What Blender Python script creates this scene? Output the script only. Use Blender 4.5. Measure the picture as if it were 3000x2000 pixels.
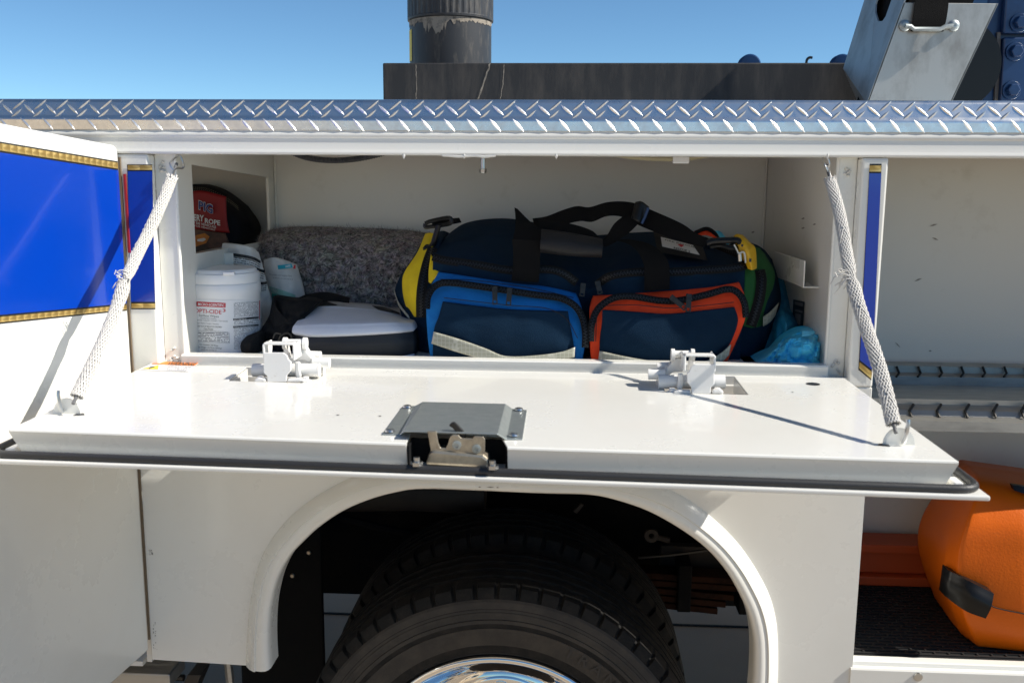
import bpy, math, random
import numpy as np
from mathutils import Vector, Matrix, noise
random.seed(7)
for o in list(bpy.data.objects): bpy.data.objects.remove(o)
scene = bpy.context.scene
col = scene.collection
R = math.radians

# ------------------------------------------------------------------ camera
FPX, PITCH, YAW, ROLL = 2800.0, 9.75, 3.31, 0.37
CAM = np.array([0.0, -1.715, 1.58])
def _axes():
    p, y, r = R(PITCH), R(YAW), R(ROLL)
    f = np.array([-math.sin(y)*math.cos(p), math.cos(y)*math.cos(p), -math.sin(p)])
    rt = np.array([math.cos(y), math.sin(y), 0.0]); up = np.cross(rt, f)
    return rt*math.cos(r)+up*math.sin(r), -rt*math.sin(r)+up*math.cos(r), f
CR, CU, CF = _axes()
cd = bpy.data.cameras.new('camera'); cam = bpy.data.objects.new('camera', cd); col.objects.link(cam)
cd.sensor_width = 36; cd.lens = FPX/3000*36; cd.clip_end = 2000; cd.clip_start = 0.05
M = Matrix.Identity(4)
for i in range(3):
    M[i][0] = CR[i]; M[i][1] = CU[i]; M[i][2] = -CF[i]; M[i][3] = CAM[i]
cam.matrix_world = M
cd.dof.use_dof = True; cd.dof.focus_distance = 1.95; cd.dof.aperture_fstop = 7.1
scene.camera = cam

# ------------------------------------------------------------------ sky, sun, exposure
SUN = Vector((0.752, -0.103, 0.65)).normalized()        # towards the sun
elev = math.asin(SUN.z)
w = bpy.data.worlds.new('World'); scene.world = w; w.use_nodes = True
nt = w.node_tree; bg = nt.nodes['Background']
sky = nt.nodes.new('ShaderNodeTexSky'); sky.sky_type = 'NISHITA'; sky.sun_disc = False
sky.sun_elevation = elev; sky.sun_rotation = math.atan2(SUN.x, SUN.y)
sky.air_density = 0.6; sky.dust_density = 0.0; sky.ozone_density = 4.5; sky.altitude = 0
tint = nt.nodes.new('ShaderNodeMix'); tint.data_type = 'RGBA'; tint.blend_type = 'MULTIPLY'; tint.inputs[0].default_value = 1.0
tint.inputs[7].default_value = (0.86, 1.04, 1.0, 1); nt.links.new(sky.outputs[0], tint.inputs[6])
nt.links.new(tint.outputs[2], bg.inputs[0]); bg.inputs[1].default_value = 0.104
sd = bpy.data.lights.new('sun', 'SUN'); sd.energy = 5.0; sd.angle = R(0.53); sd.color = (1.0, 0.95, 0.865)
sun = bpy.data.objects.new('sun', sd); col.objects.link(sun)
sun.rotation_euler = (-SUN).to_track_quat('-Z', 'Y').to_euler(); sun.location = (4, -3, 6)
scene.view_settings.view_transform = 'Standard'; scene.view_settings.look = 'None'
scene.view_settings.exposure = 0.40; scene.view_settings.gamma = 1.0
scene.render.engine = 'CYCLES'

# ------------------------------------------------------------------ pixel -> place
def ray(px, py): return CF + CR*(px-1500)/FPX - CU*(py-1000)/FPX
def P(px, py, y=None, z=None, x=None):
    d = ray(px, py)
    i, v = (1, y) if y is not None else ((2, z) if z is not None else (0, x))
    q = CAM + d*(v-CAM[i])/d[i]
    return Vector(q)
def Pplane(px, py, p0, n):
    d = Vector(ray(px, py)); c = Vector(CAM)
    return c + d*((Vector(p0)-c).dot(n)/d.dot(n))

# ------------------------------------------------------------------ materials
MATS = {}
def mat(name, c, rough=.5, metal=0., coat=0., bump=0., bscale=300., var=0., vscale=6., vcol=None, vlo=.45, vhi=.7, spec=.5, sheen=0., rvar=0., trans=0., vstretch=None, detail=6, subs=0., crease=0.):
    m = bpy.data.materials.new(name); m.use_nodes = True; t = m.node_tree; b = t.nodes['Principled BSDF']
    b.inputs['Base Color'].default_value = (*c, 1); b.inputs['Roughness'].default_value = rough
    b.inputs['Metallic'].default_value = metal; b.inputs['Coat Weight'].default_value = coat
    b.inputs['Coat Roughness'].default_value = .06; b.inputs['Specular IOR Level'].default_value = spec
    b.inputs['Sheen Weight'].default_value = sheen
    b.inputs['Transmission Weight'].default_value = trans
    if subs: b.inputs['Subsurface Weight'].default_value = subs; b.inputs['Subsurface Radius'].default_value = (.01, .01, .01)
    tc = t.nodes.new('ShaderNodeTexCoord'); src = tc.outputs['Object']
    if vstretch:
        mp = t.nodes.new('ShaderNodeMapping'); mp.inputs['Scale'].default_value = vstretch; t.links.new(src, mp.inputs[0]); vsrc = mp.outputs[0]
    else: vsrc = src
    if var:
        n = t.nodes.new('ShaderNodeTexNoise'); n.inputs['Scale'].default_value = vscale; n.inputs['Detail'].default_value = detail; n.inputs['Roughness'].default_value = .65
        t.links.new(vsrc, n.inputs[0])
        rp = t.nodes.new('ShaderNodeValToRGB'); rp.color_ramp.elements[0].position = vlo; rp.color_ramp.elements[1].position = vhi
        rp.color_ramp.elements[0].color = (0, 0, 0, 1); rp.color_ramp.elements[1].color = (var, var, var, 1)
        t.links.new(n.outputs[0], rp.inputs[0])
        mx = t.nodes.new('ShaderNodeMix'); mx.data_type = 'RGBA'
        mx.inputs[6].default_value = (*c, 1); mx.inputs[7].default_value = (*(vcol or tuple(x*.4 for x in c)), 1)
        t.links.new(rp.outputs[0], mx.inputs[0]); t.links.new(mx.outputs[2], b.inputs['Base Color'])
        if rvar:
            mr = t.nodes.new('ShaderNodeMapRange'); mr.inputs[3].default_value = rough; mr.inputs[4].default_value = min(1, rough+rvar)
            t.links.new(n.outputs[0], mr.inputs[0]); t.links.new(mr.outputs[0], b.inputs['Roughness'])
    if bump:
        n2 = t.nodes.new('ShaderNodeTexNoise'); n2.inputs['Scale'].default_value = bscale; n2.inputs['Detail'].default_value = 3
        t.links.new(src, n2.inputs[0]); bp = t.nodes.new('ShaderNodeBump'); bp.inputs['Strength'].default_value = bump; bp.inputs['Distance'].default_value = .002
        t.links.new(n2.outputs[0], bp.inputs['Height']); t.links.new(bp.outputs[0], b.inputs['Normal'])
    if crease:
        n3 = t.nodes.new('ShaderNodeTexNoise'); n3.inputs['Scale'].default_value = 8; n3.inputs['Detail'].default_value = 2.5; n3.inputs['Distortion'].default_value = .3
        mp3 = t.nodes.new('ShaderNodeMapping'); mp3.inputs['Scale'].default_value = (1.0, 1.0, 1.7); mp3.inputs['Rotation'].default_value = (0, .6, 0); t.links.new(src, mp3.inputs[0]); t.links.new(mp3.outputs[0], n3.inputs[0])
        b3 = t.nodes.new('ShaderNodeBump'); b3.inputs['Strength'].default_value = crease; b3.inputs['Distance'].default_value = .02
        t.links.new(n3.outputs[0], b3.inputs['Height'])
        if bump: t.links.new(b3.outputs[0], bp.inputs['Normal'])
        else: t.links.new(b3.outputs[0], b.inputs['Normal'])
    MATS[name] = m
    return m

mat('white_paint', (.81, .795, .735), .22, coat=.4, bump=.012, bscale=70, var=.35, vscale=4, vcol=(.62, .58, .50), vlo=.50, vhi=.95, rvar=.12)
mat('white_inside', (.74, .715, .65), .34, coat=.1, bump=.06, bscale=60, var=.5, vscale=14, vcol=(.5, .46, .38), vlo=.60, vhi=.85)
mat('hinge_white', (.80, .785, .75), .35, coat=.2, var=.6, vscale=70, vcol=(.35, .26, .16), vlo=.60, vhi=.78)
mat('blue_vinyl', (.0006, .042, .38), .18, coat=.5, bump=.03, bscale=40)
mat('black_line', (.008, .008, .009), .4)
mat('notch_shade', (.10, .09, .08), .7, var=.8, vscale=40, vcol=(.22, .18, .13))  # dark grey carries the shade inside the hinge notches
mat('hinge_brown', (.16, .115, .07), .7)
mat('red_edge', (.35, .02, .02), .4)
mat('rubber_seal', (.025, .025, .026), .5, bump=.15, bscale=500)
mat('black_rubber', (.008, .0078, .0075), .78, spec=.3, bump=.3, bscale=260, var=.7, vscale=26, vcol=(.035, .029, .023), vlo=.4, vhi=.75)
mat('tyre_side', (.030, .026, .022), .75, bump=.25, bscale=240, var=.6, vscale=16, vcol=(.075, .062, .048), vlo=.4, vhi=.7)
mat('tyre_letter', (.040, .035, .030), .75)
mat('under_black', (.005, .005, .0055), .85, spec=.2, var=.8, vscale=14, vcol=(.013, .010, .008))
mat('rust', (.040, .017, .010), .9, spec=.1, var=.9, vscale=30, vcol=(.015, .009, .007), bump=.4, bscale=120)
mat('axle_brown', (.045, .033, .024), .7, var=.8, vscale=20, vcol=(.03, .022, .018), bump=.2, bscale=90)
mat('chrome', (.83, .82, .80), .05, metal=1, var=.1, vscale=50, vcol=(.6, .58, .54))
mat('zinc', (.47, .50, .485), .38, metal=.85, var=.7, vscale=45, vcol=(.30, .34, .33), vlo=.35, vhi=.75, rvar=.2)
mat('zinc_yellow', (.52, .46, .36), .35, metal=.9, var=.7, vscale=60, vcol=(.30, .25, .19), rvar=.2)
mat('steel_bolt', (.55, .55, .54), .28, metal=1)
mat('dark_steel', (.045, .043, .04), .4, metal=.6)
mat('tread_aluminium', (.90, .90, .89), .17, metal=1, bump=.06, bscale=40, var=.6, vscale=50, vcol=(.70, .69, .67), rvar=.25)
mat('lug_aluminium', (.86, .85, .83), .34, metal=1)
mat('beam_black', (.017, .017, .018), .62, var=.9, vscale=5, vcol=(.06, .052, .045), vstretch=(6, 6, 1.2), bump=.15, bscale=500)
mat('canister_black', (.028, .029, .032), .38, var=1, vscale=7, vcol=(.13, .115, .095), vlo=.52, vhi=.75, vstretch=(7, 7, 1.6), rvar=.25)
mat('canister_dust', (.30, .26, .21), .9, var=.9, vscale=60, vcol=(.05, .045, .04))
mat('yellow_label', (.75, .55, .02), .5)
mat('brushed_steel', (.52, .49, .44), .36, metal=.8, var=.9, vscale=10, vcol=(.33, .31, .275), vstretch=(2, 2, 1), bump=.05, bscale=400, rvar=.15)
mat('crane_blue', (.005, .034, .115), .35, coat=.2, var=.5, vscale=16, vcol=(.002, .013, .045))
mat('crane_edge', (.16, .14, .125), .6, var=.6, vscale=40)
mat('webbing_black', (.006, .0057, .0057), .85, bump=.5, bscale=700, spec=.15)
mat('leather_black', (.014, .0135, .014), .6, spec=.3, bump=.35, bscale=250)
mat('zip_black', (.006, .006, .006), .7, spec=.2)
mat('zip_teeth', (.011, .011, .012), .35, spec=.4)
mat('navy_fabric', (.0042, .0205, .046), .9, bump=.5, bscale=650, spec=.15, var=.6, vscale=9, vcol=(.0028, .0135, .031), crease=.45)
mat('blue_fabric', (.003, .150, .45), .82, bump=.45, bscale=650, spec=.3, var=.5, vscale=12, vcol=(.004, .08, .31), crease=.45)
mat('red_fabric', (.95, .075, .018), .82, bump=.45, bscale=650, spec=.3, var=.5, vscale=14, vcol=(.66, .035, .010), crease=.45)
mat('yellow_fabric', (.80, .58, .006), .82, bump=.45, bscale=650, var=.5, vscale=12, vcol=(.5, .32, .006), crease=.45)
mat('green_fabric', (.010, .110, .022), .85, bump=.45, bscale=650, var=.5, vscale=12, vcol=(.006, .05, .013), crease=.45)
mat('stitch', (.012, .012, .014), .9)
mat('wipes_white', (.82, .82, .815), .38, subs=.1)
mat('label_white', (.80, .80, .80), .35)
mat('label_red', (.55, .012, .025), .35)
mat('print_black', (.015, .016, .02), .45)
mat('print_grey', (.19, .19, .20), .5)
mat('paper_white', (.70, .70, .68), .65, var=.4, vscale=30, vcol=(.52, .51, .48), bump=.3, bscale=60)
mat('mask_teal', (.02, .32, .27), .5)
mat('mask_green', (.32, .56, .46), .5)
mat('mask_cyan', (.02, .38, .48), .45)
mat('aed_white', (.72, .745, .80), .42, var=.2, vscale=20, vcol=(.5, .52, .56), subs=.1)
mat('aed_dark', (.016, .018, .021), .55, bump=.15, bscale=600)
mat('black_cloth', (.006, .006, .0065), .8, bump=.5, bscale=400, spec=.3, crease=.45)
mat('blue_plastic', (.035, .56, .92), .45, bump=.1, bscale=40, var=.9, vscale=22, vcol=(.20, .76, .95), vlo=.35, vhi=.7)
mat('blue_plastic_dark', (.015, .25, .42), .5, var=.6, vscale=14, vcol=(.008, .07, .15))
mat('pale_film', (.12, .55, .78), .25)
mat('alarm_yellow', (.66, .38, .006), .45, var=.7, vscale=50, vcol=(.40, .21, .005), vlo=.5)
mat('mesh_navy', (.006, .007, .014), .85, bump=.6, bscale=500)
mat('bag_red', (.34, .008, .012), .5, var=.5, vscale=12, vcol=(.22, .006, .008))
mat('photo_brown', (.14, .065, .040), .55, var=1, vscale=24, vcol=(.045, .025, .02), vlo=.4, vhi=.6)
mat('photo_orange', (.60, .20, .015), .5, var=.7, vscale=40, vcol=(.25, .07, .01))
mat('photo_dark', (.02, .015, .012), .55)
mat('letter_blue', (.02, .05, .28), .5)
mat('sleeve_white', (.60, .575, .53), .8)
mat('cable_grey', (.12, .12, .12), .5)
mat('case_orange', (.68, .125, .002), .42, bump=.25, bscale=230, var=.4, vscale=7, vcol=(.56, .09, .002), spec=.25)
mat('tray_orange', (.48, .07, .012), .5, bump=.15, bscale=90)
mat('latch_black', (.007, .007, .007), .3, spec=.3)
mat('mat_black', (.012, .012, .012), .6)
mat('galvanised', (.44, .43, .40), .34, metal=.8, var=.8, vscale=30, vcol=(.29, .28, .26), vstretch=(.3, 1, 1), rvar=.2)
mat('warn_orange', (.78, .22, .02), .45)
mat('warn_yellow', (.80, .62, .02), .45)
mat('conduit', (.014, .014, .015), .5)
mat('wire_tan', (.36, .32, .20), .7, bump=.6, bscale=300)
mat('weld_bead', (.70, .685, .64), .35)
mat('scuff', (.30, .27, .235), .8)
mat('mud_black', (.006, .006, .006), .8, spec=.2, bump=.4, bscale=60)
mat('stucco_tan', (.52, .41, .28), .85, var=.4, vscale=2)
mat('window_dark', (.03, .04, .05), .1)
mat('building_roof', (.24, .17, .12), .8)

def gold():
    m = bpy.data.materials.new('gold_leaf'); m.use_nodes = True; t = m.node_tree; b = t.nodes['Principled BSDF']
    b.inputs['Metallic'].default_value = .65; b.inputs['Roughness'].default_value = .42
    uv = t.nodes.new('ShaderNodeUVMap'); sp = t.nodes.new('ShaderNodeSeparateXYZ'); t.links.new(uv.outputs[0], sp.inputs[0])
    def mth(op, a, bb=None):
        n = t.nodes.new('ShaderNodeMath'); n.operation = op
        for i, v in enumerate((a, bb)):
            if v is None: continue
            if isinstance(v, (int, float)): n.inputs[i].default_value = v
            else: t.links.new(v, n.inputs[i])
        return n.outputs[0]
    fx = mth('FRACT', sp.outputs[0]); dx = mth('SUBTRACT', fx, .95); dy = mth('SUBTRACT', sp.outputs[1], .5)
    r = mth('SQRT', mth('ADD', mth('MULTIPLY', dx, dx), mth('MULTIPLY', dy, dy)))
    ang = mth('ARCTAN2', dy, dx)
    swirl = mth('SINE', mth('ADD', mth('MULTIPLY', ang, 3.0), mth('MULTIPLY', r, 3.0)))
    rp = t.nodes.new('ShaderNodeValToRGB'); e = rp.color_ramp.elements
    e[0].position = 0; e[0].color = (.42, .27, .075, 1); e[1].position = 1; e[1].color = (.82, .60, .22, 1)
    t.links.new(mth('MULTIPLY_ADD', swirl, .35) if False else mth('ADD', mth('MULTIPLY', swirl, .3), mth('MULTIPLY', fx, .75)), rp.inputs[0])
    t.links.new(rp.outputs[0], b.inputs['Base Color'])
    bp = t.nodes.new('ShaderNodeBump'); bp.inputs['Strength'].default_value = .25; bp.inputs['Distance'].default_value = .004
    t.links.new(r, bp.inputs['Height']); t.links.new(bp.outputs[0], b.inputs['Normal'])
    MATS['gold_leaf'] = m
gold()
def blanket_mat():
    m = bpy.data.materials.new('felt_blanket'); m.use_nodes = True; t = m.node_tree; b = t.nodes['Principled BSDF']; b.inputs['Roughness'].default_value = .95
    b.inputs['Specular IOR Level'].default_value = .1
    tc = t.nodes.new('ShaderNodeTexCoord')
    n = t.nodes.new('ShaderNodeTexNoise'); n.inputs['Scale'].default_value = 48; n.inputs['Detail'].default_value = 9; n.inputs['Roughness'].default_value = .75; n.inputs['Distortion'].default_value = 2.5
    t.links.new(tc.outputs['Object'], n.inputs[0])
    rp = t.nodes.new('ShaderNodeValToRGB'); e = rp.color_ramp.elements
    e[0].position = .38; e[0].color = (.028, .024, .025, 1); e[1].position = .64; e[1].color = (.66, .60, .57, 1)
    k = e.new(.5); k.color = (.26, .24, .238, 1)
    t.links.new(n.outputs[0], rp.inputs[0])
    v = t.nodes.new('ShaderNodeTexNoise'); v.inputs['Scale'].default_value = 38; v.inputs['Detail'].default_value = 5; v.inputs['Distortion'].default_value = 1.5; t.links.new(tc.outputs['Object'], v.inputs[0])
    mp = t.nodes.new('ShaderNodeMix'); mp.data_type = 'RGBA'; mp.blend_type = 'OVERLAY'; mp.inputs[0].default_value = .32
    hs = t.nodes.new('ShaderNodeHueSaturation'); hs.inputs['Saturation'].default_value = 1.1; t.links.new(v.outputs[1], hs.inputs['Color'])
    t.links.new(rp.outputs[0], mp.inputs[6]); t.links.new(hs.outputs[0], mp.inputs[7]); t.links.new(mp.outputs[2], b.inputs['Base Color'])
    bp = t.nodes.new('ShaderNodeBump'); bp.inputs['Strength'].default_value = .9; bp.inputs['Distance'].default_value = .004
    t.links.new(n.outputs[0], bp.inputs['Height']); t.links.new(bp.outputs[0], b.inputs['Normal'])
    MATS['felt_blanket'] = m
blanket_mat()
def ground_mat():
    m = bpy.data.materials.new('concrete'); m.use_nodes = True; t = m.node_tree; b = t.nodes['Principled BSDF']; b.inputs['Roughness'].default_value = .9
    tc = t.nodes.new('ShaderNodeTexCoord')
    n = t.nodes.new('ShaderNodeTexNoise'); n.inputs['Scale'].default_value = 1.2; n.inputs['Detail'].default_value = 10; t.links.new(tc.outputs['Object'], n.inputs[0])
    g = t.nodes.new('ShaderNodeTexNoise'); g.inputs['Scale'].default_value = 260; g.inputs['Detail'].default_value = 2; t.links.new(tc.outputs['Object'], g.inputs[0])
    ad = t.nodes.new('ShaderNodeMath'); ad.operation = 'MULTIPLY_ADD'; ad.inputs[1].default_value = .35; t.links.new(g.outputs[0], ad.inputs[0]); t.links.new(n.outputs[0], ad.inputs[2])
    rp = t.nodes.new('ShaderNodeValToRGB'); e = rp.color_ramp.elements; e[0].position = .4; e[0].color = (.25, .20, .145, 1); e[1].position = .85; e[1].color = (.38, .31, .235, 1)
    t.links.new(ad.outputs[0], rp.inputs[0]); t.links.new(rp.outputs[0], b.inputs['Base Color'])
    bp = t.nodes.new('ShaderNodeBump'); bp.inputs['Strength'].default_value = .4; bp.inputs['Distance'].default_value = .003; t.links.new(g.outputs[0], bp.inputs['Height']); t.links.new(bp.outputs[0], b.inputs['Normal'])
    MATS['concrete'] = m
ground_mat()
def print_mat(name, paper, ink, scale, rowh=.5):
    """rows of illegible fine print, ink broken up by noise; UV: v counts lines, u in characters"""
    m = bpy.data.materials.new(name); m.use_nodes = True; t = m.node_tree; b = t.nodes['Principled BSDF']; b.inputs['Roughness'].default_value = .4
    uv = t.nodes.new('ShaderNodeUVMap'); sp = t.nodes.new('ShaderNodeSeparateXYZ'); t.links.new(uv.outputs[0], sp.inputs[0])
    fr = t.nodes.new('ShaderNodeMath'); fr.operation = 'FRACT'; t.links.new(sp.outputs[1], fr.inputs[0])
    gt = t.nodes.new('ShaderNodeMath'); gt.operation = 'GREATER_THAN'; gt.inputs[1].default_value = 1-rowh; t.links.new(fr.outputs[0], gt.inputs[0])
    fl = t.nodes.new('ShaderNodeMath'); fl.operation = 'FLOOR'; t.links.new(sp.outputs[1], fl.inputs[0])
    cb = t.nodes.new('ShaderNodeCombineXYZ'); ml = t.nodes.new('ShaderNodeMath'); ml.operation = 'MULTIPLY'; ml.inputs[1].default_value = 7.3; t.links.new(fl.outputs[0], ml.inputs[0])
    t.links.new(sp.outputs[0], cb.inputs[0]); t.links.new(ml.outputs[0], cb.inputs[1])
    n = t.nodes.new('ShaderNodeTexNoise'); n.inputs['Scale'].default_value = scale; n.inputs['Detail'].default_value = 1; t.links.new(cb.outputs[0], n.inputs[0])
    g2 = t.nodes.new('ShaderNodeMath'); g2.operation = 'GREATER_THAN'; g2.inputs[1].default_value = .44; t.links.new(n.outputs[0], g2.inputs[0])
    mu = t.nodes.new('ShaderNodeMath'); mu.operation = 'MULTIPLY'; t.links.new(gt.outputs[0], mu.inputs[0]); t.links.new(g2.outputs[0], mu.inputs[1])
    mx = t.nodes.new('ShaderNodeMix'); mx.data_type = 'RGBA'; mx.inputs[6].default_value = (*paper, 1); mx.inputs[7].default_value = (*ink, 1)
    t.links.new(mu.outputs[0], mx.inputs[0]); t.links.new(mx.outputs[2], b.inputs['Base Color'])
    MATS[name] = m
print_mat('fine_print', (.80, .80, .80), (.16, .16, .18), 1.6)
print_mat('fine_print_paper', (.70, .70, .68), (.10, .10, .12), 1.6)
def band_mat():
    m = bpy.data.materials.new('reflective_band'); m.use_nodes = True; t = m.node_tree; b = t.nodes['Principled BSDF']; b.inputs['Roughness'].default_value = .4
    tc = t.nodes.new('ShaderNodeTexCoord')
    v = t.nodes.new('ShaderNodeTexVoronoi'); v.feature = 'DISTANCE_TO_EDGE'; v.inputs['Scale'].default_value = 130; v.inputs['Randomness'].default_value = .15; t.links.new(tc.outputs['Object'], v.inputs[0])
    rp = t.nodes.new('ShaderNodeValToRGB'); e = rp.color_ramp.elements; e[0].position = .03; e[0].color = (.46, .45, .37, 1); e[1].position = .10; e[1].color = (.33, .325, .25, 1)
    t.links.new(v.outputs[0], rp.inputs[0]); t.links.new(rp.outputs[0], b.inputs['Base Color'])
    MATS['reflective_band'] = m
band_mat()

# ------------------------------------------------------------------ mesh helpers
def empty(name, loc=(0, 0, 0)):
    o = bpy.data.objects.new(name, None); o.empty_display_size = .05; o.location = loc; col.objects.link(o); return o
def tag(o, label=None, cat=None, group=None, kind=None):
    if label: o['label'] = label
    if cat: o['category'] = cat
    if group: o['group'] = group
    if kind: o['kind'] = kind
    return o
def setparent(o, par):
    if par is None: return
    o.parent = par
    inv = Matrix.Identity(4)
    if par.type == 'EMPTY': inv = Matrix.Translation(-par.location)
    o.matrix_parent_inverse = inv
class MB:
    def __init__(s): s.v = []; s.f = []; s.uv = None
    def add(s, vs, fs):
        b = len(s.v); s.v += [tuple(x) for x in vs]; s.f += [tuple(i+b for i in f) for f in fs]; return s
    def box(s, x0, x1, y0, y1, z0, z1):
        vs = [(x, y, z) for x in (x0, x1) for y in (y0, y1) for z in (z0, z1)]
        return s.add(vs, [(0, 1, 3, 2), (4, 6, 7, 5), (0, 4, 5, 1), (2, 3, 7, 6), (0, 2, 6, 4), (1, 5, 7, 3)])
    def prism(s, poly, off):
        off = Vector(off); n = len(poly); a = [Vector(p) for p in poly]; b = [p+off for p in a]
        return s.add(a+b, [tuple(range(n))[::-1], tuple(range(n, 2*n))]+[(i, (i+1) % n, (i+1) % n+n, i+n) for i in range(n)])
    def grid(s, g, wrap=False):
        nr, nc = len(g), len(g[0]); vs = [p for r in g for p in r]; fs = []
        for i in range(nr-1):
            for j in range(nc if wrap else nc-1):
                fs.append((i*nc+j, i*nc+(j+1) % nc, (i+1)*nc+(j+1) % nc, (i+1)*nc+j))
        return s.add(vs, fs)
    def tube(s, path, r, n=8, cap=True, ry=None, wide=None):
        path = [Vector(p) for p in path]; g = []
        prev = None
        for i, p in enumerate(path):
            t = (path[min(i+1, len(path)-1)]-path[max(i-1, 0)])
            if t.length < 1e-9: t = Vector((0, 0, 1))
            t.normalize()
            ref = wide if wide is not None else (prev if prev is not None else (Vector((0, 0, 1)) if abs(t.z) < .9 else Vector((1, 0, 0))))
            a = (ref - t*ref.dot(t)); a.normalize(); bb = t.cross(a); prev = a
            rr = r[i] if isinstance(r, (list, tuple)) else r
            r2 = (ry if ry is not None else rr)
            g.append([p + a*rr*math.cos(2*math.pi*k/n) + bb*r2*math.sin(2*math.pi*k/n) for k in range(n)])
        b = len(s.v); s.grid(g, True)
        if cap:
            s.f.append(tuple(b+k for k in range(n))[::-1]); s.f.append(tuple(b+(len(path)-1)*n+k for k in range(n)))
        return s
    def lathe(s, prof, c, axis='z', n=48, cap=True, rad=None):
        g = []
        for r, h in prof:
            row = []
            for k in range(n):
                a = 2*math.pi*k/n; u, w_ = r*math.cos(a), r*math.sin(a)
                row.append(Vector(c)+(Vector((u, w_, h)) if axis == 'z' else (Vector((u, h, w_)) if axis == 'y' else Vector((h, u, w_)))))
            g.append(row)
        b = len(s.v); s.grid(g, True)
        if cap:
            s.f.append(tuple(b+k for k in range(n))); s.f.append(tuple(b+(len(prof)-1)*n+k for k in range(n)))
        return s
    def build(s, name, material, parent=None, smooth=False, bevel=0, bseg=2, subsurf=0, angle=40):
        me = bpy.data.meshes.new(name); me.from_pydata(s.v, [], s.f); me.update()
        import bmesh
        bm = bmesh.new(); bm.from_mesh(me); bmesh.ops.recalc_face_normals(bm, faces=bm.faces)
        if s.uv:
            ul = bm.loops.layers.uv.new('UVMap')
            for f in bm.faces:
                for l in f.loops: l[ul].uv = s.uv(l.vert.index, l.vert.co)
        bm.to_mesh(me); bm.free()
        o = bpy.data.objects.new(name, me); col.objects.link(o); me.materials.append(MATS[material])
        if smooth:
            me.shade_smooth() if hasattr(me, 'shade_smooth') else None
            if angle < 180: me.set_sharp_from_angle(angle=R(angle))
        if bevel:
            md = o.modifiers.new('bevel', 'BEVEL'); md.width = bevel; md.segments = bseg; md.limit_method = 'ANGLE'; md.angle_limit = R(35)
        if subsurf:
            md = o.modifiers.new('subsurf', 'SUBSURF'); md.levels = subsurf; md.render_levels = subsurf
        setparent(o, parent)
        return o
def cr(p, t):
    """catmull-rom through list of tuples, t in 0..1"""
    n = len(p)-1; x = min(t*n, n-1e-9); i = int(x); f = x-i
    if n < 1: return p[0]
    g = lambda k: p[k] if 0 <= k <= n else tuple(2*a-b for a, b in zip(p[max(0, min(n, k))], p[1 if k < 0 else n-1]))
    a, b, c, d = g(i-1), g(i), g(i+1), g(i+2)
    return tuple(.5*(2*b_+(c_-a_)*f+(2*a_-5*b_+4*c_-d_)*f*f+(3*b_-a_-3*c_+d_)*f**3) for a_, b_, c_, d_ in zip(a, b, c, d))
def crl(p, n): return [cr(p, i/(n-1)) for i in range(n)]
def relief(name, rows, material, parent=None, nu=28, nv=20, back=None, thick=None, wr=0., ws=14., seed=0., zmin=None, uvn=None, subsurf=0, angle=180):
    """control net of (px, py, depth y) -> smooth surface standing at those depths, closed at the back"""
    fine = [crl([tuple(q) for q in r], nu) for r in rows]
    g = []
    for i in range(nv):
        row = []
        for j in range(nu):
            px, py, d = cr([fr[j] for fr in fine], i/(nv-1))
            if wr:
                q = Vector((px/120+seed, py/120, seed))*ws/10
                d += wr*(noise.noise(q)+.5*noise.noise(q*2.3))*min(1, 4*min(i, nv-1-i)/(nv-1)+.25)
            p = P(px, py, y=d)
            if zmin is not None and p.z < zmin: p.z = zmin
            row.append(p)
        g.append(row)
    mb = MB(); mb.grid(g)
    bidx = [j for j in range(nu)]+[i*nu+nu-1 for i in range(1, nv)]+[(nv-1)*nu+j for j in range(nu-2, -1, -1)]+[i*nu for i in range(nv-2, 0, -1)]
    if back is not None or thick is not None:
        base = len(mb.v)
        for k in bidx:
            x, y, z = mb.v[k]
            yy = back if back is not None else y+thick
            mb.v.append((x, max(yy, y+.0005), z))
        n = len(bidx)
        for a in range(n): mb.f.append((bidx[a], bidx[(a+1) % n], base+(a+1) % n, base+a))
        if back is not None: mb.f.append(tuple(base+a for a in range(n)))
        else:
            b2 = len(mb.v)
            m2 = {}
            for k, bi in enumerate(bidx): m2[bi] = base+k
            for i in range(nv):
                for j in range(nu):
                    if i*nu+j not in m2:
                        x, y, z = mb.v[i*nu+j]; m2[i*nu+j] = len(mb.v); mb.v.append((x, y+thick, z))
            for i in range(nv-1):
                for j in range(nu-1):
                    mb.f.append(tuple(m2[q] for q in (i*nu+j, (i+1)*nu+j, (i+1)*nu+j+1, i*nu+j+1)))
    if uvn:
        N = nu*nv
        def uvf(idx, co):
            if idx < N: return ((idx % nu)/(nu-1)*uvn[0], (1-(idx//nu)/(nv-1))*uvn[1])
            return (0, 0)
        mb.uv = uvf
    return mb.build(name, material, parent, smooth=True, angle=angle, subsurf=subsurf)
def ribbon(name, e1, e2, material, parent, n=30, th=.0025, wr=0., across=3, seed=0.):
    return relief(name, [e1, [tuple((a+b)/2 for a, b in zip(p, q)) for p, q in zip(e1, e2)], e2] if across == 3 else [e1, e2], material, parent, nu=n, nv=5, thick=th, wr=wr, seed=seed, angle=60)
def text_mesh(s, bold=0.):
    cu = bpy.data.curves.new('t', 'FONT'); cu.body = s; cu.offset = bold; cu.resolution_u = 2
    o = bpy.data.objects.new('t', cu); me = bpy.data.meshes.new_from_object(o)
    vs = [(v.co.x, v.co.y) for v in me.vertices]; fs = [tuple(p.vertices) for p in me.polygons]
    bpy.data.objects.remove(o); bpy.data.meshes.remove(me); bpy.data.curves.remove(cu)
    return vs, fs
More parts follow.
